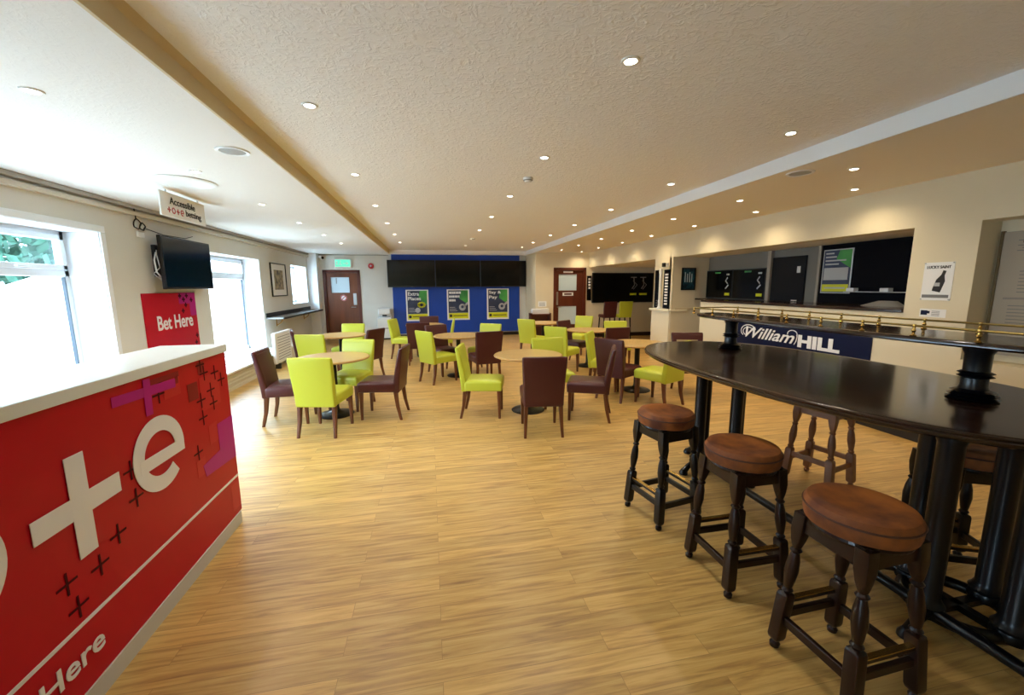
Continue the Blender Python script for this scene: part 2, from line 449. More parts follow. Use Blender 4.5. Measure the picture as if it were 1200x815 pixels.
# ---- doors
def door(name, x0, x1, z1, y, glass_rects, extra, mt):
    e = empty(name, ((x0 + x1) / 2, y, 0)); e['kind'] = 'structure'
    f = MB(); t = .085
    f.box((x0, y - .02, 0), (x0 + t, y + .1, z1), .006); f.box((x1 - t, y - .02, 0), (x1, y + .1, z1), .006); f.box((x0, y - .02, z1 - t), (x1, y + .1, z1), .006)
    world_child(f.build('door_frame', M['mahog_d']), e)
    d = MB(); u0, u1, v1 = x0 + t + .004, x1 - t - .004, z1 - t - .004
    # leaf as stiles and rails round the glazing
    gs = sorted(glass_rects, key=lambda g: g[2]); zc = .008
    for g in gs:
        d.box((u0, y + .03, zc), (u1, y + .075, g[2])); d.box((u0, y + .03, g[2]), (g[0], y + .075, g[3])); d.box((g[1], y + .03, g[2]), (u1, y + .075, g[3])); zc = g[3]
    d.box((u0, y + .03, zc), (u1, y + .075, v1))
    world_child(d.build('door_leaf', mt), e)
    for g in gs:
        world_child(bx((g[0], y + .045, g[2]), (g[1], y + .06, g[3])).build('door_glass', M['frosted']), e)
        b2 = MB(); q = .018
        b2.box((g[0] - q, y + .022, g[2] - q), (g[1] + q, y + .032, g[2])); b2.box((g[0] - q, y + .022, g[3]), (g[1] + q, y + .032, g[3] + q))
        b2.box((g[0] - q, y + .022, g[2]), (g[0], y + .032, g[3])); b2.box((g[1], y + .022, g[2]), (g[1] + q, y + .032, g[3]))
        world_child(b2.build('glazing_bead', M['mahog_d']), e)
    extra(e); return e
def d1x(e):
    world_child(bx((-2.291, YB + .018, 1.051), (-2.196, YB + .03, 1.410), .004).build('push_plate', M['steel']), e)
    h = MB(); h.tube((-2.238, YB + .03, 0.988), (-2.238, YB - .02, 0.988), .012); h.tube((-2.238, YB - .02, 0.988), (-2.364, YB - .02, 0.988), .011)
    world_child(h.build('door_handle', M['steel']), e)
    s = MB(); s.tube((-2.576, YB + .03, 1.273), (-2.576, YB + .024, 1.273), .095, n=32); dsk = world_child(s.build('no_entry_sticker', M['print_w']), e)
    s = MB()
    fr = lambda a, b, n: Vector((-2.576 + a, YB + .024 - n, 1.273 + b))
    stroke(s, [(math.cos(t * 2 * PI / 28) * .08, math.sin(t * 2 * PI / 28) * .08) for t in range(28)], .022, fr, .003, True)
    stroke(s, [(-.055, -.055), (.055, .055)], .02, fr, .003)
    world_child(s.build('red_symbol', M['alarm']), e)
    world_child(bx((-2.766, YB + .040, 1.706), (-2.744, YB + .044, 1.874)).build('glass_sticker', M['greyink']), e)
door('door_1', D1[0], D1[1], D1[2], YB, [(-2.913, -2.386, 1.43, 1.896)], d1x, M['mahog'])
def d2x(e):
    world_child(bx((3.80, YD + .018, 1.02), (3.86, YD + .03, 1.42), .004).build('push_plate', M['steel']), e)
    h = MB(); h.tube((3.83, YD + .03, .96), (3.83, YD - .02, .96), .012); h.tube((3.83, YD - .02, .96), (3.95, YD - .02, .96), .011)
    world_child(h.build('door_handle', M['steel']), e)
    world_child(bx((4.02, YD + .022, 1.99), (4.32, YD + .03, 2.045)).build('door_notice', M['print_w']), e)
    pl = world_child(bx((4.0, YD + .02, 1.30), (4.34, YD + .03, 1.40)).build('door_sign', M['print_w']), e)
    world_child(bx((4.05, YD + .017, 1.325), (4.29, YD + .021, 1.375)).build('sign_panel', M['stand']), e)
door('door_2', D2[0], D2[1], D2[2], YD, [(3.87, 4.45, 1.46, 1.95), (3.87, 4.45, .42, .98)], d2x, M['mahog_d'])

# ------------------------------------------------------------------ outdoors
o = bx((-30, -14, -.35), (XL - WT - .02, 30, -.25)).build('ground', M['paving']); o['kind'] = 'structure'
o = bx((-9, -16, -.35), (12, YF - .3, -.25)).build('ground', M['paving']); o['kind'] = 'structure'
t = empty('garden_wall', (-8.2, 8, -.25), 0, 'pale rendered garden wall with sloping top outside the windows', 'wall')
g = MB(); g.prism([(-8.2, -2, -.25), (-8.2, 26, -.25), (-8.2, 26, 2.0), (-8.2, 18.0, 2.6), (-8.2, 12.0, 2.15), (-8.2, 9.8, 1.50), (-8.2, 8.5, 1.30), (-8.2, -2, 1.2)], (-.25, 0, 0))
world_child(g.build('wall_body', M['render']), t)
g = MB(); g.path([(-8.3, -2, 1.23), (-8.3, 8.5, 1.33), (-8.3, 9.8, 1.53), (-8.3, 12.0, 2.18), (-8.3, 18.0, 2.63), (-8.3, 26, 2.03)], .07, 4); world_child(g.build('coping', M['paving']), t)
def tree(x, y, h, r, label):
    e = empty('garden_tree', (x, y, -.25), random.random() * 6, label, 'tree', None)
    tr = MB(); tr.path([(0, 0, 0), (.05, .02, h * .3), (-.04, .05, h * .55), (0, 0, h * .8)], [.14, .11, .08, .03]); tr.build('trunk', M['bark'], e)
    cr = MB(); rnd = random.Random(int(x * 31 + y * 17))
    for i in range(900):
        th, ph = rnd.random() * 2 * PI, math.acos(2 * rnd.random() - 1); q = r * (.45 + .6 * rnd.random() ** .5)
        p_ = Vector((q * math.sin(ph) * math.cos(th), q * math.sin(ph) * math.sin(th), h * .66 + q * math.cos(ph) * .9))
        d = Vector((rnd.uniform(-1, 1), rnd.uniform(-1, 1), rnd.uniform(-1, 1))).normalized(); u = d.orthogonal().normalized(); v = d.cross(u); s = .16 + .14 * rnd.random()
        vs = [cr.bm.verts.new(p_ + u * s), cr.bm.verts.new(p_ + v * s * .55), cr.bm.verts.new(p_ - u * s), cr.bm.verts.new(p_ - v * s * .55)]
        cr.bm.faces.new(vs)
    cr.build('crown', M['leaf'], e)
tree(-12.3, 14.4, 4.0, 2.0, 'leafy tree behind the sloping garden wall, seen through the nearest window')
tree(-12.6, 18.8, 4.0, 2.1, 'farther leafy tree behind the garden wall, right of the first tree')

# ------------------------------------------------------------------ betting counter (left foreground)
CX = -1.33
cnt = empty('service_counter', (CX - .3, 2.0, 0), 0, 'red printed service counter with a white top in the left foreground', 'counter')
Y0, Y1 = .35, 2.955
world_child(bx((CX - .34, Y0 + .02, 0), (CX + .008, Y1 - .03, .082)).build('plinth', M['plinth']), cnt)
world_child(bx((CX - .36, Y0, .082), (CX, Y1, 1.186)).build('front_panel', M['red']), cnt)
world_child(bx((CX - .37, Y0 - .03, 1.186), (CX + .012, Y1 + .012, 1.236), .004).build('worktop', M['countertop']), cnt)
F = lambda a, b, n=0: Vector((CX + .001 + n, a, b))
g = MB(); g.prism([F(Y0, .362), F(Y1, .343), F(Y1, .327), F(Y0, .346)], (.002, 0, 0)); world_child(g.build('white_stripe', M['print_w']), cnt)
def plus(mb, a, b, s, wd, n=0, h=.0025):
    stroke(mb, [(a - s, b), (a + s, b)], wd, lambda u, v, k: F(u, v, k + n), h); stroke(mb, [(a, b - s), (a, b + s)], wd, lambda u, v, k: F(u, v, k + n + .0002), h); return mb
for a_ in (1.738, .79): world_child(plus(MB(), a_, .785, .200, .085, .002).build('plus_lettering', M['print_w']), cnt)
g = MB(); stroke(g, [(1.262 + .155 * math.cos(t * PI / 24), .79 + .155 * math.sin(t * PI / 24)) for t in range(48)], .075, lambda u, v, k: F(u, v, k + .002), .0025, True)
world_child(g.build('letter_o', M['print_w']), cnt)
g = MB(); R_ = .155; ce = (2.215, .797)
arc = [(ce[0] + R_ * math.cos(math.radians(t)), ce[1] + .146 * math.sin(math.radians(t))) for t in range(-4, 318, 7)]
stroke(g, arc, .074, lambda u, v, k: F(u, v, k + .002), .0025)
stroke(g, [(ce[0] - .15, ce[1] - .022), (ce[0] + .19, ce[1] - .022)], .062, lambda u, v, k: F(u, v, k + .0024), .0025)
world_child(g.build('letter_e', M['print_w']), cnt)
text('slogan', 'Bet Here', M['print_w'], cnt, F(1.24, .185, .001), (0, 1, 0), (0, 0, 1), .50, .085, .012)
g = MB()
for (a, b) in ((2.68, 1.10), (2.735, .985), (2.75, .90), (2.62, .845), (2.53, .665), (2.01, .80), (2.02, .665), (2.65, 1.155), (1.63, .535), (1.66, .42), (1.78, .505), (1.89, .57), (2.87, 1.02), (2.80, 1.08), (2.62, .95), (2.26, 1.08)):
    plus(g, a, b, .045, .0095, .0005, .0010)
world_child(g.build('dark_crosses', M['print_d']), cnt)
g = MB(); stroke(g, [(1.96, 1.122), (2.40, 1.108)], .045, lambda u, v, k: F(u, v, k + .0008), .0012); stroke(g, [(2.185, 1.175), (2.178, 1.0)], .05, lambda u, v, k: F(u, v, k + .001), .0012)
g.prism([F(2.76, .757, .0006), F(Y1 - .002, .757, .0006), F(Y1 - .002, .47, .0006), F(2.58, .495, .0006), F(2.56, .57, .0006), F(2.76, .59, .0006)], (.0012, 0, 0))
world_child(g.build('magenta_print', M['magenta']), cnt)
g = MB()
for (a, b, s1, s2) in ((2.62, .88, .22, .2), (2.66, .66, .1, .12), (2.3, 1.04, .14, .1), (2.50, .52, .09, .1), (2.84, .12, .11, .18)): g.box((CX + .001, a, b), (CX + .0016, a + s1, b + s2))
world_child(g.build('lit_red_squares', M['redl']), cnt)  # lighter red squares, mostly window and spot light painted in
g = MB()
for (a, b, s1, s2) in ((2.20, 1.135, .24, .028), (2.27, 1.10, .03, .04), (2.40, 1.10, .03, .04), (2.50, .97, .10, .1), (2.62, 1.1, .07, .07)): g.box((CX + .0012, a, b), (CX + .0018, a + s1, b + s2))
world_child(g.build('maroon_print', M['redd']), cnt)

# ------------------------------------------------------------------ left wall fittings
tv = empty('wall_television', (XL + .12, 6.6, 1.6), 0, 'flat black television on a bracket above the red betting sign', 'television')
ang = math.radians(-4)
g = MB(); g.box((XL, 6.12, 1.75), (XL + .05, 6.3, 2.15), .006); g.box((XL + .04, 6.17, 1.9), (XL + .14, 6.25, 1.98)); world_child(g.build('wall_bracket', M['blackp']), tv)
g = MB(); g.box((XL + .13, 6.02, 1.585), (XL + .175, 7.20, 2.265), .008); world_child(g.build('casing', M['bezel']), tv)
world_child(bx((XL + .174, 6.04, 1.615), (XL + .178, 7.18, 2.245)).build('screen', M['screen_b']), tv)
g = MB(); g.path([(XL + .06, 6.10, 2.05), (XL + .10, 5.98, 1.95), (XL + .10, 6.0, 1.80), (XL + .08, 6.14, 1.72)], .009); g.path([(XL + .06, 6.12, 2.08), (XL + .11, 6.02, 2.02), (XL + .11, 6.06, 1.86), (XL + .07, 5.99, 1.78), (XL + .09, 6.1, 1.70)], .006)
world_child(g.build('cable', M['wirew']), tv)

s = empty('cable_coil', (XL + .03, 5.95, 2.3), 0, 'loops of thin black cable hanging from the ceiling rail above the television', 'cable')
g = MB()
cir = lambda cy, cz, r: [(XL + .02 + .005 * i % .02, cy + r * math.sin(i * .5), cz + r * math.cos(i * .5)) for i in range(14)]
g.path([(XL + .05, 5.82, 2.55), (XL + .04, 5.85, 2.44)] + cir(5.88, 2.37, .06), .007); g.path(cir(5.97, 2.35, .045), .007)
g.path([(XL + .015, 6.02, 2.34), (XL + .012, 6.4, 2.30), (XL + .012, 6.9, 2.31), (XL + .012, 7.1, 2.36)], .005)
world_child(g.build('cable_loop', M['wire']), s)
world_child(bx((XL, 5.88, 2.22), (XL + .03, 5.99, 2.28), .005).build('junction_box', M['white']), s)

bh = empty('betting_sign', (XL, 6.38, .75), 0, 'red wall sign reading Bet Here below the television', 'sign')
world_child(bx((XL, 5.81, .62), (XL + .015, 6.96, 1.535), .002).build('sign_board', M['red']), bh)
text('lettering', 'Bet Here', M['print_w'], bh, (XL + .016, 6.03, 1.05), (0, 1, 0), (0, 0, 1), .80, .19, .02)
g = MB(); g.box((XL + .015, 6.55, 1.38), (XL + .0165, 6.955, 1.53)); g.box((XL + .015, 6.80, 1.2), (XL + .0163, 6.955, 1.4)); world_child(g.build('magenta_print', M['magenta']), bh)
g = MB()
for (a, b) in ((6.58, 1.49), (6.66, 1.44), (6.74, 1.49), (6.7, 1.36), (6.85, 1.43), (6.62, 1.28), (6.86, .80), (6.90, .9), (6.80, .72)):
    g.box((XL + .0165, a - .035, b - .012), (XL + .018, a + .035, b + .012)); g.box((XL + .0165, a - .012, b - .035), (XL + .018, a + .012, b + .035))
world_child(g.build('dark_crosses', M['print_d']), bh)

sg = empty('hanging_sign', (-2.55, 5.15, 2.58), 0, 'white hanging sign reading Accessible betting under the left ceiling', 'sign')
world_child(bx((-2.56, 4.74, 2.315), (-2.545, 5.56, 2.555), .002).build('sign_board', M['white']), sg)
text('lettering', 'Accessible', M['ink'], sg, (-2.544, 4.89, 2.445), (0, 1, 0), (0, 0, 1), .46, .07, .012)
g = MB()
fs = lambda u, v, k: Vector((-2.5445 + k, u, v))
for cy in (4.87, 5.02):
    stroke(g, [(cy - .026, 2.385), (cy + .026, 2.385)], .014, fs, .002); stroke(g, [(cy, 2.357), (cy, 2.413)], .014, fs, .0022)
stroke(g, [(4.945 + .024 * math.cos(t * PI / 10), 2.385 + .026 * math.sin(t * PI / 10)) for t in range(20)], .012, fs, .002, True)
stroke(g, [(5.095 + .024 * math.cos(math.radians(t)), 2.385 + .026 * math.sin(math.radians(t))) for t in range(0, 320, 20)], .012, fs, .002); stroke(g, [(5.07, 2.383), (5.12, 2.383)], .011, fs, .0022)
world_child(g.build('red_lettering', M['alarm']), sg)
text('small_lettering', 'betting', M['ink'], sg, (-2.544, 5.16, 2.345), (0, 1, 0), (0, 0, 1), .30, .085, .012)
g = MB()
for yy in (4.86, 5.44): g.tube((-2.553, yy, 2.555), (-2.553, yy, 2.58), .006)
world_child(g.build('hook', M['steel']), sg)

d = empty('ceiling_light', (-2.2, 4.5, 2.58), 0, 'shallow round white ceiling disc above the hanging sign', 'ceiling light')
MB().lathe([(.25, -.0), (.255, -.008), (.24, -.016), (.1, -.02), (.0, -.021)], (0, 0, 0), 40).build('disc', M['white'], d, True)

pic = empty('framed_picture', (XL, 10.55, 1.4), 0, 'thin black framed picture on the left wall above the grey ledge', 'picture')
g = MB()
for lo, hi in (((10.08, 1.395), (11.06, 1.42)), ((10.08, 2.13), (11.06, 2.155)), ((10.08, 1.395), (10.105, 2.155)), ((11.035, 1.395), (11.06, 2.155))): g.box((XL, lo[0], lo[1]), (XL + .03, hi[0], hi[1]), .003)
world_child(g.build('frame', M['bezel']), pic)
world_child(bx((XL, 10.1, 1.41), (XL + .012, 11.04, 2.14)).build('mount', M['paper']), pic)
world_child(bx((XL + .012, 10.28, 1.55), (XL + .014, 10.86, 2.0)).build('print', M['canvas']), pic)
g = MB(); g.path([(XL + .005, 10.2, 2.155), (XL + .005, 10.57, 2.22), (XL + .005, 10.94, 2.155)], .004); world_child(g.build('hanging_wire', M['wirew']), pic)

led = empty('wall_ledge', (-3.3, 11, .93), 0, 'grey wall ledge with dark edge running to the corner under the picture', 'shelf')
world_child(bx((XL, 9.62, .925), (-3.12, 12.96, .955)).build('shelf_board', M['greyshelf']), led)
world_child(bx((-3.12, 9.62, .915), (-3.10, 12.96, .96), .003).build('dark_edge', M['blackp']), led)
world_child(bx((XL, 9.62, .955), (XL + .02, 12.96, 1.05), .003).build('upstand', M['blackp']), led)
for yy in (10.2, 12.3):
    g = MB(); g.box((XL, yy - .015, .72), (XL + .015, yy + .015, .925)); g.path([(XL + .01, yy, .74), (XL + .10, yy, .80), (XL + .17, yy, .92)], .01); g.box((XL, yy - .015, .91), (XL + .25, yy + .015, .925))
    world_child(g.build('bracket', M['brass']), led)

rad = empty('wall_heater', (-3.0, 9.05, 0), 0, 'white panel heater on the floor against the left wall', 'heater')
g = MB(); g.box((-3.04, 8.60, .10), (-2.96, 9.50, .72), .03, 3); world_child(g.build('casing', M['radiator']), rad)
g = MB()
for k in range(9): g.box((-2.962, 8.70, .18 + k * .055), (-2.956, 9.40, .19 + k * .055))
world_child(g.build('grille', M['greyink']), rad)
for yy in (8.72, 9.38): world_child(bx((-3.04, yy - .03, 0), (-2.94, yy + .03, .11), .01).build('foot', M['blackp']), rad)

# ------------------------------------------------------------------ back wall fittings
def back_tv(x0, x1, label):
    e = empty('wall_television', ((x0 + x1) / 2, YB - .15, 1.58), 0, label, 'television', 'row of televisions on the blue wall')
    world_child(bx((x0 + .3, YB - .10, 1.75), (x1 - .3, YB - .04, 2.2)).build('wall_bracket', M['blackp']), e)
    world_child(bx((x0, YB - .16, 1.585), (x1, YB - .10, 2.415), .008).build('casing', M['bezel']), e)
    world_child(bx((x0 + .018, YB - .163, 1.617), (x1 - .018, YB - .159, 2.398)).build('screen', M['screen']), e)
    world_child(bx(((x0 + x1) / 2 - .04, YB - .163, 1.593), ((x0 + x1) / 2 + .04, YB - .16, 1.603)).build('badge', M['greyink']), e)
back_tv(-1.24, .198, 'black television at the left end of the row on the blue wall')
back_tv(.208, 1.615, 'black television in the middle of the row on the blue wall')
back_tv(1.625, 3.115, 'black television at the right end of the row on the blue wall')

def poster(x0, x1, z0, z1, lines, label, art):
    y = YB - .04
    e = empty('wall_poster', ((x0 + x1) / 2, y, z0), 0, label, 'poster', 'betting posters on the blue wall')
    W = x1 - x0; H = z1 - z0; q = .045
    world_child(bx((x0, y - .012, z0), (x1, y, z1), .002).build('white_border', M['paper']), e)
    world_child(bx((x0 + q, y - .014, z0 + .23), (x1 - q, y - .012, z1 - q * .7)).build('navy_ground', M['pnavy']), e)
    gx = x0 + W * .55
    g = MB(); g.prism([(gx + .05, y - .0145, z1 - q * .7), (x1 - q, y - .0145, z1 - q * .7), (x1 - q, y - .0145, z0 + .5), (gx, y - .0145, z1 - .3)], (0, -.0012, 0)); world_child(g.build('green_flash', M['green']), e)
    world_child(bx((x0 + q, y - .0145, z0 + .05), (x1 - q, y - .012, z0 + .225)).build('yellow_band', M['yellow']), e)
    g = MB(); g.tube((x0 + .115, y - .016, z0 + .137), (x0 + .115, y - .0145, z0 + .137), .045, n=24)
    g.box((x0 + .19, y - .016, z0 + .125), (x1 - .08, y - .0145, z0 + .15)); world_child(g.build('band_mark', M['ink']), e)
    zt = z1 - .07
    for (s_, wf, h_) in lines:
        if s_.startswith('|'):
            hb = MB(); xx = x0 + .07
            for w_ in map(float, s_[1:].split()):
                hb.box((xx, y - .0165, zt - h_ * .8), (xx + w_ * .8, y - .0145, zt)); xx += w_
            world_child(hb.build('headline', M['print_w']), e); zt -= h_ + .035; continue
        text('headline', s_, M['print_w'], e, (x0 + .07, y - .0155, zt - h_), (1, 0, 0), (0, 0, 1), W * wf, h_, .02); zt -= h_ + .035
    g = MB(); cx_, cz_ = x0 + W * .68, z0 + H * .52
    if art == 'flower':
        for k in range(9):
            a_ = k * 2 * PI / 9; g.tube((cx_ + .09 * math.cos(a_), y - .017, cz_ + .06 * math.sin(a_)), (cx_ + .09 * math.cos(a_), y - .0155, cz_ + .06 * math.sin(a_)), .04, n=10)
        world_child(g.build('rosette_print', M['yellow']), e); g = MB(); g.tube((cx_, y - .0185, cz_), (cx_, y - .017, cz_), .05, n=20); world_child(g.build('rosette_centre', M['ink']), e)
        g = MB(); g.tube((cx_ - .12, y - .017, cz_ - .17), (cx_ - .12, y - .0155, cz_ - .17), .08, n=20); world_child(g.build('ball_print', M['ball']), e)
    else:
        g.tube((cx_, y - .017, cz_ - .1), (cx_, y - .0155, cz_ - .1), .11, n=28)
        g.prism([(cx_ + .03, y - .0155, cz_ - .05), (cx_ + .2, y - .0155, cz_ + .1), (cx_ + .2, y - .0155, cz_ + .02), (cx_ + .08, y - .0155, cz_ - .1)], (0, -.0015, 0)); world_child(g.build('ball_print', M['ball']), e)
        g = MB(); g.tube((cx_, y - .0185, cz_ - .09), (cx_, y - .017, cz_ - .09), .05, n=6); world_child(g.build('ball_patch', M['pnavy']), e)
    g = MB()
    for k in range(3): g.box((x0 + .08, y - .016, z0 + .29 + k * .055), (x0 + .08 + W * (.34 - .05 * k), y - .0145, z0 + .305 + k * .055))
    world_child(g.build('small_print', M['ball']), e)
poster(-.728, -.032, .518, 1.505, [('Extra', .48, .115), ('Places', .56, .11)], 'betting poster headed Extra Places, leftmost of three on the blue wall', 'flower')
poster(.544, 1.261, .529, 1.51, [('|.03 .06 .05 .07 .05 .06 .07', .68, .09), ('|.06 .05 .06 .05 .07 .05', .5, .085), ('|.05 .05 .06 .05', .32, .085)], 'betting poster with three headline lines, middle of three on the blue wall', 'ball')
poster(1.831, 2.555, .529, 1.526, [('Say &', .55, .12), ('Pay', .38, .13)], 'betting poster headed Say and Pay, rightmost of three on the blue wall', 'ball')

ex = empty('exit_sign', (-2.512, YB, 2.233), 0, 'green lit exit sign above the left mahogany door', 'sign')
world_child(bx((-2.766, YB - .06, 2.181), (-2.280, YB, 2.444), .008).build('housing', M['white']), ex)
world_child(bx((-2.734, YB - .064, 2.212), (-2.312, YB - .06, 2.413)).build('lit_panel', M['exitg']), ex)
g = MB(); fb = lambda u, v, k: Vector((u - .135, YB - .064 - k, v + .035))
stroke(g, [(-2.55, 2.22), (-2.55, 2.33)], .03, fb, .002); stroke(g, [(-2.50, 2.22), (-2.46, 2.27), (-2.45, 2.31)], .02, fb, .002); stroke(g, [(-2.46, 2.27), (-2.42, 2.22)], .018, fb, .002)
stroke(g, [(-2.38, 2.27), (-2.24, 2.27)], .02, fb, .002); stroke(g, [(-2.28, 2.31), (-2.23, 2.27), (-2.28, 2.23)], .02, fb, .002)
g.tube((-2.581, YB - .067, 2.376), (-2.581, YB - .064, 2.376), .014, n=12); world_child(g.build('pictogram', M['print_w']), ex)

al = empty('fire_alarm', (-1.721, YB + .004, 2.233), 0, 'round red fire alarm sounder right of the exit sign', 'alarm')
MB().lathe([(.085, 0), (.085, .03), (.07, .06), (.05, .065)], (0, 0, 0), 32).build('base', M['alarm'], al, True).rotation_euler = (PI / 2, 0, 0)
MB().lathe([(.03, .065), (.03, .085), (.0, .09)], (0, 0, 0), 20).build('lens', M['ball'], al, True).rotation_euler = (PI / 2, 0, 0)

cc = empty('security_camera', (-3.086, YB - .05, 2.476), 0, 'small white security camera with dark lens left of the exit sign', 'camera')
g = MB(); g.box((-3.159, YB - .03, 2.423), (-3.054, YB, 2.529), .005); g.tube((-3.107, YB - .03, 2.476), (-3.107, YB - .10, 2.476), .02); world_child(g.build('wall_mount', M['white']), cc)
g = MB(); g.tube((-3.138, YB - .08, 2.487), (-3.033, YB - .24, 2.455), .05, .05, 20); world_child(g.build('body', M['white'], smooth=True), cc)
g = MB(); g.tube((-3.035, YB - .237, 2.455), (-3.024, YB - .252, 2.452), .042, .036, 20); world_child(g.build('lens', M['dark'], smooth=True), cc)

wc = empty('water_cooler', (-1.372, YB - .2, 0), 0, 'white water cooler standing left of the blue wall', 'water cooler')
world_child(bx((-1.583, YB - .36, .04), (-1.161, YB - .02, 0.671), .02, 3).build('cabinet', M['radiator']), wc)
world_child(bx((-1.573, YB - .35, 0), (-1.172, YB - .03, .04)).build('base', M['blackp']), wc)
g = MB(); g.box((-1.552, YB - .34, 0.756), (-1.193, YB - .03, 0.946), .03, 3); g.box((-1.552, YB - .14, 0.671), (-1.193, YB - .03, 0.756)); world_child(g.build('top_housing', M['white']), wc)
g = MB(); g.box((-1.436, YB - .27, 0.703), (-1.309, YB - .20, 0.756), .01); world_child(g.build('tap', M['blackp']), wc)
world_child(bx((-1.562, YB - .365, 0.333), (-1.182, YB - .36, 0.354)).build('panel_line', M['greyink']), wc)

rk = empty('paper_rack', (3.2, YD - .15, 0), 0, 'brown wooden rack holding white papers right of the blue wall', 'rack')
g = MB(); g.box((2.92, YD - .32, 0), (2.96, YD - .03, .80)); g.box((3.50, YD - .32, 0), (3.54, YD - .03, .80)); g.box((2.92, YD - .32, .74), (3.54, YD - .03, .78)); g.box((2.96, YD - .08, .05), (3.5, YD - .05, .75)); g.box((2.92, YD - .32, .05), (3.54, YD - .03, .10)); g.box((2.96, YD - .32, .38), (3.5, YD - .05, .41))
world_child(g.build('cabinet', M['stand']), rk)
pp = empty('paper_stack', (3.22, YD - .18, .78), 0, 'pile of white papers on the brown wooden rack', 'papers')
g = MB()
for k in range(6): g.box((2.97 + .01 * (k % 3), YD - .30 + .008 * (k % 2), .781 + k * .025), (3.49 - .012 * (k % 2), YD - .06, .803 + k * .025), .002)
world_child(g.build('sheets', M['paper']), pp)
nt_ = empty('wall_notice', (3.30, YD, 1.0), 0, 'small white notice on the cream wall above the paper rack', 'notice')
world_child(bx((3.22, YD - .006, .98), (3.48, YD, 1.14)).build('sheet', M['paper']), nt_)
g = MB()
for k in range(4): g.box((3.25, YD - .0075, 1.0 + k * .03), (3.44, YD - .006, 1.012 + k * .03))
world_child(g.build('print_lines', M['greyink']), nt_)

# ------------------------------------------------------------------ alcove display
bp = empty('wall_screen', (5.9, YD, 1.06), 0, 'wide black menu screen on the alcove wall right of the door', 'screen')
world_child(bx((4.93, YD - .06, 1.07), (6.98, YD, 1.99), .006).build('casing', M['bezel']), bp)
world_child(bx((4.96, YD - .064, 1.10), (6.95, YD - .06, 1.96)).build('screen', M['dark']), bp)
g = MB(); fq = lambda u, v, k: Vector((u, YD - .064 - k, v))
for cx_ in (6.30, 6.62):
    stroke(g, [(cx_ - .1, 1.85), (cx_ + .1, 1.85)], .03, fq, .002); stroke(g, [(cx_, 1.85), (cx_ + .03, 1.62), (cx_ - .05, 1.5)], .03, fq, .002); stroke(g, [(cx_ - .02, 1.75), (cx_ + .12, 1.62), (cx_, 1.48)], .02, fq, .002)
world_child(g.build('chalk_figures', M['greyink']), bp)
g = MB(); g.box((6.18, YD - .067, 1.30), (6.40, YD - .064, 1.36)); g.box((6.50, YD - .067, 1.30), (6.76, YD - .064, 1.36)); world_child(g.build('yellow_caption', M['yellow']), bp)
sb = empty('wall_banner', (4.85, YD, 1.2), 0, 'narrow black banner with white lettering between the door and the alcove screen', 'banner')
world_child(bx((4.77, YD - .02, 1.15), (4.91, YD, 1.90)).build('board', M['dark']), sb)
g = MB()
for k in range(4): g.box((4.81, YD - .0225, 1.50 + .09 * k), (4.88, YD - .02, 1.56 + .09 * k))
world_child(g.build('lettering', M['print_w']), sb)

# pillar banners and post
for (yy0, yy1, xx, nm) in ((7.63, 7.84, XR - .012, 'black banner with white vertical lettering on the right of the cream pillar'), (8.0, 8.18, XR - .012, 'black banner on the left of the cream pillar, beside the white post')):
    e = empty('pillar_banner', (xx, (yy0 + yy1) / 2, 1.11), 0, nm, 'banner')
    world_child(bx((xx, yy0, 1.12), (XR, yy1, 1.92)).build('board', M['dark']), e)
    g = MB(); rr = random.Random(int(yy0 * 100))
    if yy0 < 7.9:
        for k in range(11):
            g.box((xx - .002, yy0 + .05, 1.20 + .06 * k), (xx, yy1 - .05, 1.20 + .06 * k + .035))
        world_child(g.build('lettering', M['print_w']), e)
    else:
        for k in range(3): g.box((xx - .002, yy0 + .06, 1.16 + .05 * k), (xx, yy1 - .08, 1.185 + .05 * k))
        world_child(g.build('lettering', M['greyink']), e)
e = empty('pillar_post', (XR - .04, 7.92, 1.105), 0, 'slim turned white post on the pillar ledge', 'post')
MB().lathe([(.05, 0), (.05, .03), (.032, .05), (.028, .12), (.034, .16), (.026, .2), (.026, .72), (.034, .76), (.03, .84)], (0, 0, 0), 20).build('post', M['white'], e, True)
e = empty('wall_sensor', (XR, 7.85, 2.0), 0, 'small dark sensor with cable high on the cream pillar', 'sensor')
world_child(bx((XR - .05, 7.80, 1.98), (XR, 7.88, 2.06), .006).build('body', M['blackp']), e)
world_child(bx((XR - .03, 7.70, 1.97), (XR, 7.75, 2.05), .004).build('socket', M['ball']), e)

# picture on the cheek wall
e = empty('framed_picture', (5.18, 7.55, 1.5), 0, 'dark framed blue picture on the cream wall left of the servery', 'picture')
g = MB()
for lo, hi in (((5.03, 1.50), (5.34, 1.525)), ((5.03, 1.925), (5.34, 1.95)), ((5.03, 1.50), (5.055, 1.95)), ((5.315, 1.50), (5.34, 1.95))): g.box((lo[0], 7.52, lo[1]), (hi[0], 7.55, hi[1]), .003)
world_child(g.build('frame', M['bezel']), e); world_child(bx((5.05, 7.535, 1.52), (5.32, 7.55, 1.93)).build('print', M['picblue']), e)
g = MB()
for k in range(4): g.box((5.10 + .05 * k, 7.533, 1.66), (5.115 + .05 * k, 7.535, 1.86 - .03 * (k % 2)))
world_child(g.build('pale_figures', M['frosted']), e)

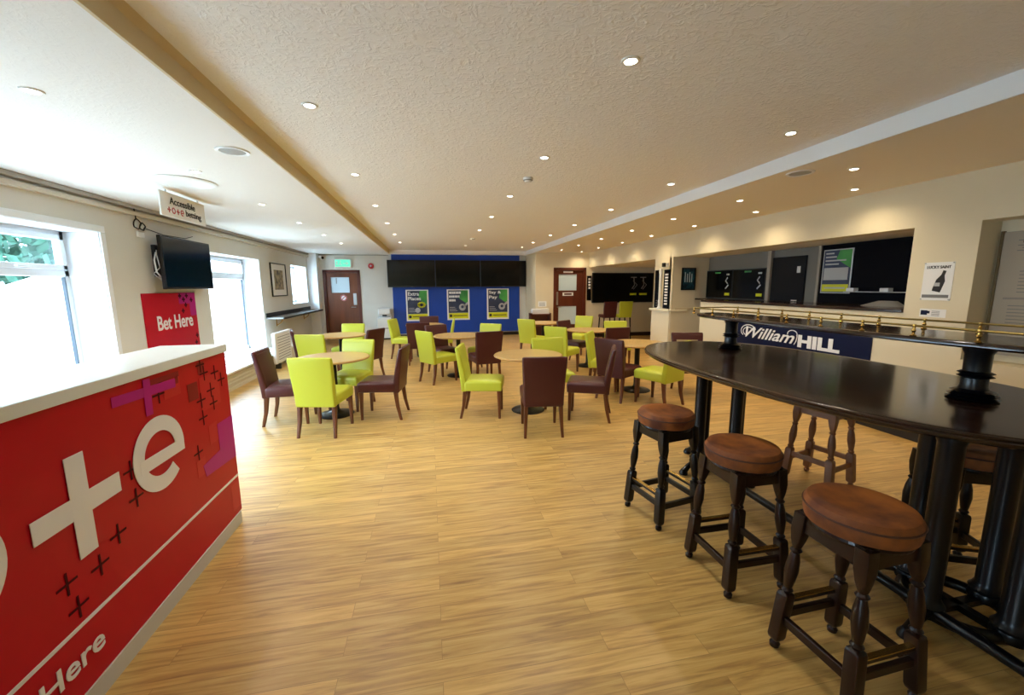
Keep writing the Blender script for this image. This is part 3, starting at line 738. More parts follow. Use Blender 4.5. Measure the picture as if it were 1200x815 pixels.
# ------------------------------------------------------------------ servery recess
e = empty('servery_counter', (5.3, 5, 1.3), 0, 'dark servery counter top inside the long wall opening', 'counter')
world_child(bx((XR - .02, 3.36, 1.302), (XRB, 6.60, 1.335), .006).build('worktop', M['dark_top']), e)
world_child(bx((XRB - .3, 6.60, 1.302), (XRB, 7.53, 1.335), .006).build('end_shelf', M['dark_top']), e)
for nm, y0, y1, lb in (('a', 6.80, 7.53, 'black servery screen at the far left end beside the cheek wall'), ('b', 6.02, 6.79, 'black servery screen left of the white mullion')):
    e = empty('menu_screen', (XRB - .03, (y0 + y1) / 2, 1.35), 0, lb, 'screen', 'servery screens')
    world_child(bx((XRB - .05, y0, 1.345), (XRB, y1, 1.885), .005).build('casing', M['bezel']), e)
    world_child(bx((XRB - .053, y0 + .02, 1.365), (XRB - .05, y1 - .02, 1.865)).build('screen', M['dark']), e)
    g = MB(); fx = lambda u, v, k: Vector((XRB - .053 - k, u, v)); cy_ = y0 + .12
    stroke(g, [(cy_ - .04, 1.80), (cy_ + .04, 1.80)], .03, fx, .002); stroke(g, [(cy_, 1.74), (cy_ + .05, 1.68), (cy_ - .01, 1.62)], .025, fx, .002); stroke(g, [(cy_ - .03, 1.60), (cy_ + .05, 1.53)], .025, fx, .002)
    world_child(g.build('figures', M['ball']), e)
    world_child(bx((XRB - .056, cy_ - .07, 1.40), (XRB - .053, cy_ + .06, 1.45)).build('yellow_caption', M['yellow']), e)
    world_child(bx((XRB - .056, cy_ + .2, 1.82), (XRB - .053, cy_ + .36, 1.85)).build('green_caption', M['green']), e)
struct(bx((XRB - .06, 5.93, 1.335), (XRB, 6.0, ZH), .004), 'trim_15', M['paper_old'])
struct(bx((XRB - .06, 5.04, 1.335), (XRB, 5.08, ZH), .004), 'trim_16', M['paper_old'])
e = empty('door_3', (XRB, 5.6, 0)); e['kind'] = 'structure'
world_child(bx((XRB - .03, 5.30, 1.336), (XRB, 5.92, 2.04), .004).build('door_leaf', M['doordark']), e)
world_child(bx((XRB - .034, 5.38, 1.78), (XRB - .03, 5.44, 1.88)).build('door_notice', M['paper']), e)
world_child(bx((XRB - .034, 5.40, 1.345), (XRB - .03, 5.50, 1.36)).build('door_label', M['paper']), e)
e = empty('display_board', (XRB - .03, 4.4, 1.35), 0, 'large dark panel behind the right half of the servery', 'panel')
world_child(bx((XRB - .04, 3.31, 1.336), (XRB - .001, 5.04, ZH - .005), .003).build('board', M['darkroom']), e)
e = empty('servery_poster', (XRB - .05, 4.8, 1.48), 0, 'framed green and yellow betting poster on the dark servery panel', 'poster')
world_child(bx((XRB - .052, 4.575, 1.475), (XRB - .04, 5.0, 2.085), .002).build('frame', M['steel']), e)
world_child(bx((XRB - .054, 4.592, 1.49), (XRB - .052, 4.985, 2.07)).build('navy_ground', M['pnavy']), e)
g = MB(); g.prism([(XRB - .0545, 4.76, 2.07), (XRB - .0545, 4.592, 2.07), (XRB - .0545, 4.592, 1.82), (XRB - .0545, 4.80, 1.95)], (-.001, 0, 0)); world_child(g.build('green_flash', M['green']), e)
world_child(bx((XRB - .0555, 4.62, 1.66), (XRB - .054, 4.97, 1.83)).build('white_box', M['ball']), e)
world_child(bx((XRB - .0555, 4.60, 1.50), (XRB - .054, 4.98, 1.60)).build('yellow_band', M['yellow']), e)
g = MB()
for k, wl in enumerate((.12, .16, .3, .2)): g.box((XRB - .0565, 4.96 - wl, 2.02 - .05 * k), (XRB - .0555, 4.96, 2.04 - .05 * k))
g.box((XRB - .057, 4.64, 1.54), (XRB - .0555, 4.94, 1.56)); world_child(g.build('headline_lines', M['ball']), e)
e = empty('glass_shelf', (XRB - .1, 4.2, 1.5), 0, 'thin pale shelf along the dark servery panel', 'shelf')
world_child(bx((XRB - .16, 3.32, 1.495), (XRB - .04, 4.57, 1.505)).build('shelf_board', M['ball']), e)
for yy, lb in ((4.50, 'small white box at the left end of the pale servery shelf'), (4.08, 'small white box at the right end of the pale servery shelf')):
    e = bx((XRB - .14, yy - .05, 1.506), (XRB - .06, yy + .05, 1.55), .004).build('card_box', M['paper']); tag(e, lb, 'box', 'boxes on the servery shelf')
g = MB(); g.loft([[Vector((5.35, 3.95 + .25 * math.cos(t), 1.336)) + Vector((.12 * math.sin(t), 0, 0)) for t in [2 * PI * k / 20 for k in range(20)]], [Vector((5.35, 3.9 + .1 * math.cos(t), 1.40)) + Vector((.05 * math.sin(t), 0, 0)) for t in [2 * PI * k / 20 for k in range(20)]]])
tag(g.build('folded_cloth', M['greyink'], smooth=True), 'grey folded cloth on the right end of the servery counter', 'cloth')

# right wall sign, posters, board
ws = empty('shop_sign', (XR, 4.65, .6), 0, 'navy sign with white script and block lettering on the right wall', 'sign')
world_child(bx((XR - .014, 3.62, .60), (XR, 5.68, 1.10), .002).build('sign_board', M['navy']), ws)
text('block_lettering', 'HILL', M['print_w'], ws, (XR - .0145, 4.545, .772), (0, -1, 0), (0, 0, 1), .575, .165, .05)
text('script_lettering', 'William', M['print_w'], ws, (XR - .0145, 5.47, .80), (0, -1, 0), (0, 0, 1), .87, .165, .014, .42)
g = MB(); fw = lambda u, v, k: Vector((XR - .0145 - k, u, v))
E_ = lambda cy, cz, ry, rz, t0, t1: [(cy - ry * math.cos(math.radians(t)), cz + rz * math.sin(math.radians(t))) for t in range(t0, t1, 12)]
stroke(g, E_(5.42, .895, .15, .095, 20, 130)[:], .013, fw, .002)
stroke(g, E_(5.42, .895, .15, .095, 130, 236), .013, fw, .002); stroke(g, E_(5.42, .888, .105, .065, 10, 240), .012, fw, .002)
stroke(g, E_(4.64, .935, .075, .05, -20, 200), .012, fw, .002); stroke(g, [(4.566, .945), (4.562, .90), (4.575, .84), (4.60, .795)], .012, fw, .002)
world_child(g.build('swash', M['print_w']), ws)

e = empty('acrylic_poster', (XR, 3.1, 1.44), 0, 'acrylic framed beer poster with a bottle on the right wall', 'poster')
world_child(bx((XR - .004, 2.985, 1.44), (XR + .001, 3.225, 1.805)).build('sheet', M['paper']), e)
text('headline', 'LUCKY SAINT', M['ink'], e, (XR - .0045, 3.20, 1.745), (0, -1, 0), (0, 0, 1), .19, .028, .01)
g = MB(); fp = lambda a, b: Vector((XR - .0045, a, b))
prof = [(.0, 0), (.034, 0), (.036, .02), (.036, .11), (.014, .16), (.013, .205), (-.013, .205), (-.014, .16), (-.036, .11), (-.036, .02), (-.034, 0)]
ca, sa = math.cos(-.25), math.sin(-.25)
g.prism([fp(3.105 + (a * ca - b * sa) * -1, 1.525 + a * sa + b * ca) for a, b in prof], (-.001, 0, 0)); world_child(g.build('bottle_print', M['ink']), e)
world_child(bx((XR - .006, 3.08, 1.575), (XR - .0055, 3.125, 1.61)).build('bottle_label', M['ball']), e)
world_child(bx((XR - .0055, 3.0, 1.465), (XR - .004, 3.215, 1.495)).build('dark_band', M['greyink']), e)
g = MB()
for a, b in ((2.992, 1.45), (3.218, 1.45), (2.992, 1.797), (3.218, 1.797)): g.tube((XR, a, b), (XR - .012, a, b), .006, n=10)
world_child(g.build('corner_fixing', M['steel']), e)
e = empty('wall_sticker', (XR, 3.1, 1.28), 0, 'small white sticker with blue emblem below the beer poster', 'sticker')
world_child(bx((XR - .002, 3.0, 1.275), (XR, 3.215, 1.355)).build('sheet', M['paper']), e)
g = MB(); g.box((XR - .003, 3.15, 1.295), (XR - .002, 3.205, 1.34)); g.box((XR - .003, 3.13, 1.31), (XR - .002, 3.15, 1.335)); world_child(g.build('blue_emblem', M['navy']), e)
g = MB()
for k in range(4): g.box((XR - .003, 3.05, 1.29 + .014 * k), (XR - .002, 3.115, 1.295 + .014 * k))
world_child(g.build('print_lines', M['greyink']), e)
e = empty('notice_board', (XR + .2, 2.2, 1.1), 0, 'large grey paper notice in the recess at the far right', 'notice board')
world_child(bx((XR + .215, 1.62, .96), (XR + .24, 2.80, 2.05), .003).build('paper_sheet', M['paper_old']), e)
world_child(bx((XR + .205, 2.80, .96), (XR + .24, 2.82, 2.06), .003).build('frame_edge', M['edge_d']), e)
g = MB(); xb = XR + .2145
for k in range(5): g.box((xb, 2.45, 1.88 + .022 * k), (xb + .001, 2.70 - .03 * (k % 2), 1.887 + .022 * k))
for (a, b, n) in ((2.42, 1.52, 7), (2.12, 1.52, 7), (2.46, 1.25, 6), (2.14, 1.25, 6)):
    for k in range(n): g.box((xb, a, b + .03 * k), (xb + .001, a + .24, b + .007 + .03 * k))
for zz in (1.46, 1.47, 1.22): g.box((xb, 1.7, zz), (xb + .001, 2.74, zz + .006))
world_child(g.build('print_lines', M['greyink']), e)
g = MB(); g.box((xb, 2.37, 1.90), (xb + .001, 2.46, 2.0)); g.box((xb, 2.62, 1.95), (xb + .001, 2.67, 2.01)); world_child(g.build('crest_print', M['stand']), e)

# ------------------------------------------------------------------ tables
def make_table():
    t = empty('round_table')
    MB().lathe([(.02, .71), (.415, .71), (.43, .716), (.43, .735), (.424, .74), (.0, .74)], (0, 0, 0), 56).build('tabletop', M['tabletop'], t, True)
    MB().torus((0, 0, .725), .429, .010, 56, 8).build('table_edge', M['tableedge'], t, True)
    MB().lathe([(.17, .70), (.17, .71), (0, .711)], (0, 0, 0), 24).build('top_plate', M['iron'], t)
    MB().lathe([(.045, .03), (.043, .08), (.038, .10), (.038, .66), (.06, .70)], (0, 0, 0), 24).build('column', M['iron'], t, True)
    MB().lathe([(.0, 0), (.21, 0), (.215, .008), (.20, .018), (.12, .032), (.06, .05), (.045, .07)], (0, 0, 0), 48).build('base', M['iron'], t, True)
    return t
tables = [(-1.21, 5.34, 'round oak table nearest the left windows, ringed by lime and maroon chairs'),
          (-1.62, 7.88, 'round oak table in front of the left mahogany door'),
          (.48, 7.30, 'round oak table in the middle of the room below the left poster'),
          (-.12, 9.60, 'small round table farthest back, directly before the blue wall'),
          (1.21, 5.00, 'round oak table in the centre, nearest to the viewer'),
          (3.08, 7.62, 'round table before the alcove opening on the right'),
          (3.08, 5.64, 'round table just beyond the tip of the long black bar table'),
          (2.65, 9.40, 'round table in front of the paper rack and right door')]
T0 = make_table()
for i, (x, y, lb) in enumerate(tables):
    t = T0 if i == 0 else copy_tree(T0)
    t.location = (x, y, 0); t.rotation_euler = (0, 0, i * .7); tag(t, lb, 'table', 'round tables with black pedestal bases')

# ------------------------------------------------------------------ chairs
def rrect(cx, cy, z, wx, wy, r, n=5, crown=0.0, bow=0.0):
    pts = []
    for (sx, sy, a0) in ((1, 1, 0), (-1, 1, 90), (-1, -1, 180), (1, -1, 270)):
        for k in range(n + 1):
            a = math.radians(a0 + 90 * k / n)
            pts.append(Vector((cx + sx * (wx / 2 - r) + r * math.cos(a), cy + sy * (wy / 2 - r) + r * math.sin(a), z)))
    return pts
def make_chair(name, leather, slot=False):
    """origin on the floor under the seat centre; the chair faces +Y"""
    t = empty(name)
    # seat: upholstered block with crowned top
    s = MB(); L = []
    for z, dw, r in ((.345, -.02, .015), (.352, 0, .02), (.435, .008, .025), (.455, 0, .03), (.470, -.03, .04), (.477, -.10, .06), (.480, -.22, .05)):
        L.append(rrect(0, .015, z, .435 + dw, .455 + dw, r))
    s.loft(L).build('seat', leather, t, True)
    # backrest
    b = MB(); L = []
    for z, wd, th, yo, r in ((.335, .41, .05, -.215, .015), (.345, .425, .07, -.215, .02), (.46, .432, .075, -.222, .022), (.60, .445, .07, -.242, .022), (.75, .460, .058, -.268, .02), (.85, .468, .048, -.288, .018), (.873, .462, .040, -.292, .016), (.880, .44, .02, -.294, .008)):
        L.append(rrect(0, yo, z, wd, th, r))
    if not slot: b.loft(L).build('backrest', leather, t, True)
    else:
        b.loft(L[:3] + [rrect(0, -.242, .60, .445, .07, .02)]).build('seat_back', leather, t, True)
        b = MB()
        for sx in (-1, 1): b.loft([rrect(sx * .185, -.242, .60, .07, .066, .02), rrect(sx * .195, -.275, .79, .07, .055, .02)])
        b.loft([rrect(0, -.272, .775, .462, .056, .02), rrect(0, -.288, .85, .468, .048, .018), rrect(0, -.292, .873, .462, .04, .016), rrect(0, -.294, .88, .44, .02, .008)])
        b.build('backrest', leather, t, True)
    sm = MB(); sm.path([(-.20, -.262, .845), (0, -.263, .848), (.20, -.262, .845)], .004, 6)
    sm.path([(-.214, .24, .43), (.214, .24, .43)], .004, 6); sm.build('seam', leather, t)
    for sx in (-1, 1):
        g = MB(); g.loft([rrect(sx * .188, .205, .35, .045, .045, .006), rrect(sx * .190, .212, 0, .028, .028, .005)]); g.build('leg', M['walnut'], t, True)
        g = MB(); g.loft([rrect(sx * .185, -.205, .35, .045, .05, .006), rrect(sx * .192, -.225, .16, .036, .038, .005), rrect(sx * .200, -.262, 0, .028, .03, .005)]); g.build('leg', M['walnut'], t, True)
    return t
LIME = make_chair('dining_chair', M['lime']); MAR = make_chair('dining_chair', M['maroon']); SLOT = make_chair('dining_chair', M['maroon'], True)
used = set()
L_, R_M, S_ = LIME, MAR, SLOT
chairs = [
 (L_, -1.18, 4.76, .21, .98, 'lime green chair with its back to the viewer at the table by the left windows'),
 (R_M, -1.68, 5.22, 1, .02, 'maroon chair nearest the left windows, facing right to its table'),
 (R_M, -.61, 5.18, -.98, .17, 'maroon chair facing left, on the right side of the table by the windows'),
 (L_, -1.08, 5.66, -.3, -.95, 'lime green chair facing the viewer behind the table by the left windows'),
 (L_, -1.77, 7.01, .24, .97, 'lime green chair seen from behind, between the two left tables'),
 (L_, -1.58, 8.28, -.25, -.97, 'lime green chair facing the viewer right in front of the left door'),
 (R_M, -1.18, 7.52, -.85, .5, 'maroon chair turned away, right of the table by the left door'),
 (R_M, -2.06, 7.62, .957, .29, 'maroon chair seen edge on beside the white panel heater'),
 (L_, .12, 6.95, .82, .57, 'lime green chair front left of the middle table, its back half turned'),
 (R_M, .88, 6.77, -.17, .98, 'maroon chair with its back to the viewer at the middle table'),
 (L_, .24, 9.40, -1, .05, 'lime green chair seen edge on, right of the farthest small table'),
 (L_, .98, 7.62, -.6, -.8, 'lime green chair behind the middle table, half hidden by a maroon chair'),
 (R_M, -.25, 8.72, 0, 1, 'maroon chair with its back to the viewer at the farthest small table'),
 (R_M, .24, 7.62, .5, -.87, 'maroon chair at the far left side of the middle table, facing right'),
 (R_M, -.03, 9.96, 0, -1, 'maroon chair directly against the blue wall behind the farthest table'),
 (L_, -.57, 9.46, .9, -.3, 'lime green chair beside the white water cooler, facing right'),
 (L_, .63, 4.97, .97, -.24, 'lime green chair in profile, left of the centre table'),
 (R_M, 1.18, 4.26, .14, .99, 'maroon chair nearest the viewer, back turned, at the centre table'),
 (R_M, 1.87, 4.58, -.9, .42, 'maroon chair in profile facing left, right of the centre table'),
 (L_, 1.62, 5.20, .05, -1, 'lime green chair with wide back facing the viewer behind the centre table'),
 (L_, 2.40, 7.14, .75, .66, 'lime green chair turned right toward the alcove table, front left of it'),
 (R_M, 2.93, 7.97, .6, -.8, 'maroon chair at the far left of the alcove table'),
 (L_, 3.44, 9.12, -.75, -.66, 'lime green chair in front of the right mahogany door'),
 (L_, 3.67, 7.52, -.25, -.97, 'lime green chair facing the viewer behind the alcove table'),
 (R_M, 3.18, 6.84, -.07, 1, 'maroon chair with its back to the viewer, before the alcove table'),
 (L_, 2.70, 5.88, .82, -.57, 'lime green chair seen edge on left of the table by the bar'),
 (R_M, 2.63, 5.31, .85, .53, 'maroon chair with tall back half turned, left front of the table by the bar'),
 (S_, 3.78, 5.30, -.3, -.95, 'maroon chair with a slotted back near the right wall'),
 (L_, 3.02, 4.93, -.42, .91, 'lime green chair under the far tip of the black bar table'),
 (L_, 2.28, 8.90, .75, .66, 'lime green chair left of the table by the paper rack'),
]
for (src, x, y, fx, fy, lb) in chairs:
    o = src if src not in used else copy_tree(src); used.add(src)
    o.location = (x, y, 0); o.rotation_euler = (0, 0, math.atan2(fy, fx) - PI / 2); tag(o, lb, 'chair', 'lime and maroon dining chairs')

def high_chair(x, y, leather, lb):
    t = empty('bar_chair', (x, y, 0), 0, lb, 'bar chair', 'high chairs in the alcove')
    s = MB(); s.loft([rrect(0, 0, z, .40 + d, .40 + d, .03) for z, d in ((.66, -.02), (.67, 0), (.74, 0), (.755, -.03))]); s.build('seat', leather, t, True)
    s = MB(); s.loft([rrect(0, -.18 - (z - .7) * .12, z, w_, .05, .018) for z, w_ in ((.69, .39), (.9, .41), (1.12, .42), (1.135, .40))]); s.build('backrest', leather, t, True)
    for sx in (-1, 1):
        for sy in (-1, 1):
            g = MB(); g.loft([rrect(sx * .165, sy * .165, .67, .035, .035, .006), rrect(sx * .19, sy * .19, 0, .026, .026, .005)]); g.build('leg', M['stoolblack'], t, True)
    for sy in (-1, 1):
        MB().tube((-.18, sy * .18, .28), (.18, sy * .18, .28), .012).build('stretcher', M['stoolblack'], t)
        MB().tube((sy * .18, -.18, .22), (sy * .18, .18, .22), .012).build('stretcher', M['stoolblack'], t)
high_chair(5.17, 11.35, M['maroon'], 'maroon high bar chair in the alcove below the black screen')
high_chair(5.66, 11.35, M['lime'], 'lime green high bar chair in the alcove below the black screen')

# ------------------------------------------------------------------ bar stools
def sq(c, h, r=.004):
    return rrect(c[0], c[1], c[2], h, h, min(r, h * .3), 3)
def circ(c, r, n=16):
    # same vertex layout as sq(): 16 points starting at +x quadrant corner order
    pts = []
    for a0 in (0, 90, 180, 270):
        for k in range(4):
            a = math.radians(a0 + 90 * k / 3 * .75 + 11)
            pts.append(Vector((c[0] + r * math.cos(a), c[1] + r * math.sin(a), c[2])))
    return pts
def make_stool(wood, seat, piping, brass_sides, H=.755):
    t = empty('bar_stool')
    s = MB(); Rr = .183
    s.lathe([(.0, .665), (.165, .665), (.178, .672), (Rr, .69), (Rr + .002, .715), (Rr, .735), (.172, .753), (.15, .758), (.12, .755), (.06, .744), (.0, .740)], (0, 0, 0), 48).build('cushion', seat, t, True)
    MB().torus((0, 0, .727), Rr + .001, .0045, 48, 8).build('piping', piping, t, True)
    g = MB(); a = .125
    for sx in (-1, 1):
        g.box((sx * a - .014, -a, .585), (sx * a + .014, a, .667)); g.box((-a, sx * a - .014, .585), (a, sx * a + .014, .667))
    g.lathe([(.0, .645), (.165, .645), (.168, .655), (.165, .667), (0, .667)], (0, 0, 0), 40)
    g.build('seat_frame', wood, t)
    top, bot = .122, .163
    for sx in (-1, 1):
        for sy in (-1, 1):
            ax = lambda z: (sx * (bot + (top - bot) * z / .66), sy * (bot + (top - bot) * z / .66), z)
            prof = [('c', .012, 0), ('c', .019, .006), ('c', .021, .022), ('c', .013, .034), ('s', .044, .046), ('s', .050, .06), ('s', .050, .265), ('s', .045, .278), ('c', .016, .284), ('c', .023, .296), ('c', .016, .308), ('c', .020, .33), ('c', .0265, .385), ('c', .023, .44), ('c', .0155, .475), ('c', .023, .486), ('c', .015, .498), ('c', .019, .508), ('s', .040, .535), ('s', .051, .58), ('s', .051, .66)]
            g = MB(); g.loft([sq(ax(z), r) if k == 's' else circ(ax(z), r) for k, r, z in prof]); g.build('leg', wood, t, True)
    q = bot - .01
    for k in (-1, 1):
        zf = .17 if brass_sides else .19
        g = MB(); g.box((-q, k * q - .011, zf - .018), (q, k * q + .011, zf + .018), .004); g.build('stretcher', wood, t)
        z2 = .155 if brass_sides else .235
        g = MB(); g.box((k * q - .011, -q, z2 - .02), (k * q + .011, q, z2 + .02), .004); g.build('stretcher', wood, t)
        if brass_sides:
            p = MB(); p.box((-q, k * q - .010, .222), (q, k * q + .010, .24), .003); fr = p.build('foot_rail', wood, t)
            MB().box((-q + .02, k * q - .012, .24), (q - .02, k * q + .012, .245), .001).build('brass_strip', M['brass'], fr)
    return t
ST = make_stool(M['stoolwood'], M['velvet'], M['pipe'], True)
ST_B = make_stool(M['stoolblack'], M['velvet'], M['pipe'], True)
ST_L = make_stool(M['stoollight'], M['stoolblack'], M['pipe'], False)
stools = [(ST_B, 1.56, 2.43, math.radians(100), 'rust velvet bar stool farthest from the viewer along the near side of the bar table'),
          (ST, 1.622, 1.80, math.radians(0), 'rust velvet bar stool in the middle of the three near the bar table'),
          (None, 1.625, 1.185, math.radians(2), 'rust velvet bar stool nearest the viewer in the right foreground'),
          (ST_L, 3.04, 2.57, math.radians(15), 'lighter brown wooden bar stool on the far side of the bar table'),
          (None, 2.80, 1.56, math.radians(-24), 'dark wooden bar stool tucked under the bar table between the columns')]
for i, (src, x, y, rz, lb) in enumerate(stools):
    o = src if src is not None else copy_tree(ST if i == 2 else ST_B)
    o.location = (x, y, 0); o.rotation_euler = (0, 0, rz); tag(o, lb, 'stool', 'turned wooden bar stools')

# ------------------------------------------------------------------ long bar table
bt = empty('bar_table', (2.36, 2.15, 0), 0, 'long black stained bar table with raised brass railed shelf on iron columns', 'bar table')
def sup(cx, cy, a, b, n, z, k=96):
    pts = []
    for i in range(k):
        t = 2 * PI * i / k; ct, st = math.cos(t), math.sin(t)
        pts.append(Vector((cx + a * math.copysign(abs(ct) ** (2 / n), ct), cy + b * math.copysign(abs(st) ** (2 / n), st), z)))
    return pts
TC = (2.325, 2.16)
g = MB(); prof = [(-.035, 1.030), (-.012, 1.033), (0, 1.042), (.002, 1.052), (-.006, 1.058), (-.004, 1.064), (-.010, 1.069), (-.016, 1.070), (-.05, 1.070), (-.10, 1.070)]
g.loft([sup(TC[0], TC[1], .70 + d, 1.32 + d, 2.5, z) for d, z in prof]); world_child(g.build('tabletop', M['dark_top'], smooth=True), bt)
g = MB(); g.loft([sup(TC[0], TC[1], .50, 1.05, 3, 1.0), sup(TC[0], TC[1], .50, 1.05, 3, 1.03)]); world_child(g.build('under_frame', M['gloss_iron']), bt)
def iron_column(x, y):
    g = MB()
    g.lathe([(.062, .07), (.066, .09), (.058, .11), (.066, .125), (.055, .14), (.046, .16), (.046, .90), (.055, .93), (.05, .945), (.062, .965), (.062, 1.0)], (x, y, 0), 24)
    return world_child(g.build('column', M['gloss_iron'], smooth=True), bt)
PED = ((2.42, 2.97), (2.43, 1.30))
for (px, py) in PED:
    for dx, dy in ((-.19, 0), (.19, 0), (0, -.19), (0, .19)): iron_column(px + dx, py + dy)
    g = MB(); g.torus((px, py, .075), .19, .028, 48, 10); g.box((px - .19, py - .02, .06), (px + .19, py + .02, .09)); g.box((px - .02, py - .19, .06), (px + .02, py + .19, .09))
    world_child(g.build('base_ring', M['gloss_iron'], smooth=True), bt)
    for k in range(4):
        a = k * PI / 2 + .12; d = Vector((math.cos(a), math.sin(a), 0)); c_ = Vector((px, py, 0))
        g = MB(); g.path([c_ + d * .17 + Vector((0, 0, .08)), c_ + d * .24 + Vector((0, 0, .10)), c_ + d * .30 + Vector((0, 0, .07)), c_ + d * .345 + Vector((0, 0, .03))], [.026, .025, .022, .026], 10)
        g.lathe([(.02, 0), (.036, .006), (.034, .025), (.018, .05)], c_ + d * .35, 16)
        world_child(g.build('foot', M['gloss_iron'], smooth=True), bt)
g = MB(); g.tube((2.235, 2.90, .10), (2.235, .62, .10), .026, n=16); world_child(g.build('foot_rail', M['gloss_iron'], smooth=True), bt)
for py in (2.95, 1.38):
    g = MB(); px = 2.455
    g.lathe([(.078, 1.07), (.088, 1.076), (.066, 1.084), (.086, 1.092), (.062, 1.10), (.078, 1.108), (.052, 1.12), (.046, 1.135), (.045, 1.17), (.062, 1.178), (.048, 1.186), (.062, 1.194), (.045, 1.203), (.046, 1.28), (.055, 1.30), (.056, 1.322)], (px, py, 0), 28)
    world_child(g.build('shelf_post', M['gloss_iron'], smooth=True), bt)
g = MB(); g.loft([sup(2.475, 2.13, .225 + d, 1.19 + d, 3.2, z, 80) for d, z in ((-.012, 1.322), (0, 1.330), (0, 1.343), (-.006, 1.351), (-.012, 1.352), (-.03, 1.352), (-.05, 1.352))]); world_child(g.build('raised_shelf', M['dark_top'], smooth=True), bt)
for sx, nm in ((2.275, 'front'), (2.68, 'back')):
    g = MB()
    y0 = 3.20 if sx < 2.4 else 3.16
    pts = [(sx, 1.02, 1.402), (sx, y0, 1.402)]
    g.path(pts, .0055, 8)
    if sx < 2.4: g.path([(2.275, 3.20, 1.402), (2.33, 3.235, 1.402), (2.62, 3.235, 1.402), (2.68, 3.16, 1.402)], .0055, 8)
    rail = world_child(g.build('gallery_rail', M['brass_d'], smooth=True), bt)
    n_ = 10
    for k in range(n_):
        yy = 1.05 + (y0 - 1.05) * k / (n_ - 1)
        g = MB(); g.lathe([(.012, 1.352), (.013, 1.356), (.006, 1.362), (.006, 1.372), (.010, 1.379), (.006, 1.386), (.006, 1.395), (.009, 1.402), (.007, 1.410)], (sx, yy, 0), 14)
        s_ = g.build('spindle', M['brass'], rail, True); s_.matrix_parent_inverse = Matrix.Translation(-Vector(bt.location)) if False else Matrix.Identity(4)

# ------------------------------------------------------------------ downlights, speakers, detectors
def make_light():
    t = empty('ceiling_downlight')
    MB().lathe([(.030, -.002), (.032, -.007), (.044, -.006), (.047, 0), (.030, 0)], (0, 0, 0), 28).build('trim_ring', M['chrome'], t, True)
    MB().lathe([(.0, -.0045), (.029, -.0045), (.030, -.0005), (0, -.0005)], (0, 0, 0), 24).build('lamp', M['lamp'], t)
    return t
LT = make_light(); first = True
ordn = ['nearest', 'second nearest', 'third nearest', 'fourth nearest', 'fifth nearest', 'sixth nearest', 'seventh nearest', 'eighth nearest']
rows = [(-1.91, ZL, [2.63, 4.10, 5.52, 6.95, 8.45, 10.0], 'white', 'on the left ceiling by the windows', 34, (1, .93, .85)),
        (-.68, ZC, [2.88, 4.46, 6.05, 7.64, 9.23, 10.83], 'white', 'in the left row of the textured ceiling', 38, (1, .96, .90)),
        (1.02, ZC, [2.05, 3.61, 5.16, 6.70, 8.30, 9.85, 11.45], 'white', 'in the middle row of the textured ceiling', 38, (1, .94, .85)),
        (2.65, ZC, [2.73, 4.26, 5.79, 7.33, 8.86, 10.4, 11.7], 'warm', 'in the right row of the textured ceiling', 38, (1, .88, .70)),
        (3.68, ZR, [3.09, 4.44, 5.80, 7.12, 8.48, 9.87, 11.2], 'warm', 'in the left row of the right ceiling', 26, (1, .8, .52)),
        (4.47, ZR, [3.72, 5.07, 6.42, 7.80, 9.1, 10.46, 11.7], 'warm', 'in the right row of the right ceiling', 26, (1, .8, .52))]
for (x, z, ys, tone, where, pw, colr) in rows:
    for i, yy in enumerate(ys):
        o = LT if first else copy_tree(LT); first = False
        o.location = (x, yy, z); tag(o, '%s glowing recessed downlight %s' % (ordn[i], where), 'downlight', 'recessed ceiling downlights')
        ld = bpy.data.lights.new('downlight_beam', 'SPOT'); ld.energy = pw; ld.color = colr; ld.spot_size = math.radians(150); ld.spot_blend = 1; ld.shadow_soft_size = .05
        lo = bpy.data.objects.new('downlight_beam', ld); COL.objects.link(lo); lo.location = (x, yy, z - .02)
for (x, y, z, lb) in ((-1.36, 3.46, ZL, 'round white ceiling speaker on the left ceiling beside the beam'), (3.26, 3.22, ZL, 'round beige ceiling speaker on the right beam')):
    t = empty('ceiling_speaker', (x, y, z), 0, lb, 'speaker')
    MB().lathe([(.085, 0), (.085, -.008), (.105, -.010), (.11, 0)], (0, 0, 0), 40).build('rim', M['chrome'], t, True)
    MB().lathe([(.0, -.009), (.06, -.008), (.088, -.004), (.088, 0)], (0, 0, 0), 40).build('grille', M['grille'], t, True)
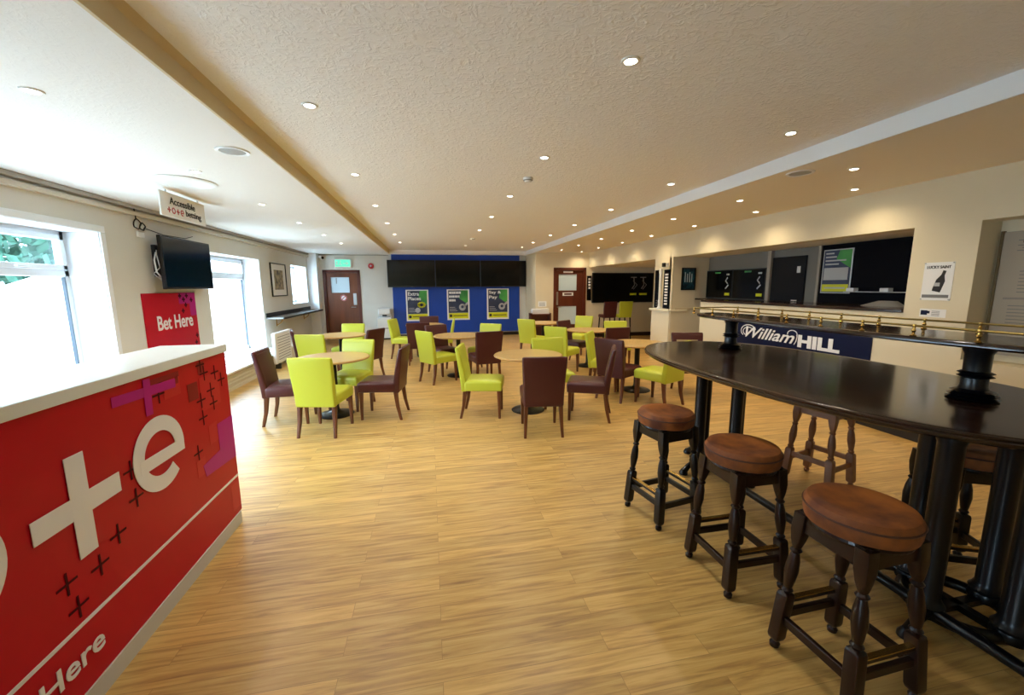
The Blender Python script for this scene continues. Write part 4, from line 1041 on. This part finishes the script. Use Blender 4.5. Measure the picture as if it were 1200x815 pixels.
for (y, lb) in ((4.3, 'nearer small smoke detector on the textured ceiling'), (9.7, 'farther small smoke detector on the textured ceiling')):
    t = empty('smoke_detector', (1.04, y, ZC), 0, lb, 'smoke detector', 'smoke detectors')
    MB().lathe([(.0, -.045), (.03, -.044), (.04, -.03), (.05, -.02), (.052, 0)], (0, 0, 0), 24).build('body', M['chrome'], t, True)
    MB().lathe([(.041, -.030), (.044, -.030), (.050, -.022), (.047, -.021)], (0, 0, 0), 24).build('vent_slot', M['greyink'], t)

# ------------------------------------------------------------------ light and camera
wd = bpy.data.worlds.new('sky'); sc.world = wd; wd.use_nodes = True
nt = wd.node_tree; bg = nt.nodes['Background']
bg.inputs[0].default_value = (.68, .85, 1.0, 1); bg.inputs[1].default_value = 17.5
def portal(loc, rot, sx, sy):
    l = bpy.data.lights.new('window_portal', 'AREA'); l.shape = 'RECTANGLE'; l.size = sx; l.size_y = sy; l.cycles.is_portal = True
    o = bpy.data.objects.new('window_portal', l); COL.objects.link(o); o.location = loc; o.rotation_euler = rot
for (a, b, z0, z1) in (W_FILL, W1, W2, W3):
    portal((XL - WT - .02, (a + b) / 2, (z0 + z1) / 2), (0, -PI / 2, 0), z1 - z0, b - a)

cam = bpy.data.cameras.new('camera'); co = bpy.data.objects.new('camera', cam); COL.objects.link(co)
cam.sensor_fit = 'HORIZONTAL'; cam.sensor_width = 36; cam.lens = 477.222 / 1200 * 36; cam.clip_start = .05; cam.clip_end = 200
f_, yaw, pitch, roll = 477.222, 0.19780, 0.14960, -0.00570
cy_, sy_, cp, sp = math.cos(yaw), math.sin(yaw), math.cos(pitch), math.sin(pitch)
fw = Vector((sy_ * cp, cy_ * cp, -sp)); rt = Vector((cy_, -sy_, 0)); up = rt.cross(fw)
r2 = rt * math.cos(roll) + up * math.sin(roll); u2 = up * math.cos(roll) - rt * math.sin(roll)
mw = Matrix((r2, u2, -fw)).transposed().to_4x4(); mw.translation = Vector((0, 0, 1.6))
co.matrix_world = mw
sc.camera = co
sc.view_settings.view_transform = 'Standard'; sc.view_settings.look = 'None'; sc.view_settings.gamma = 1
sc.view_settings.use_curve_mapping = False; sc.view_settings.exposure = 0.12
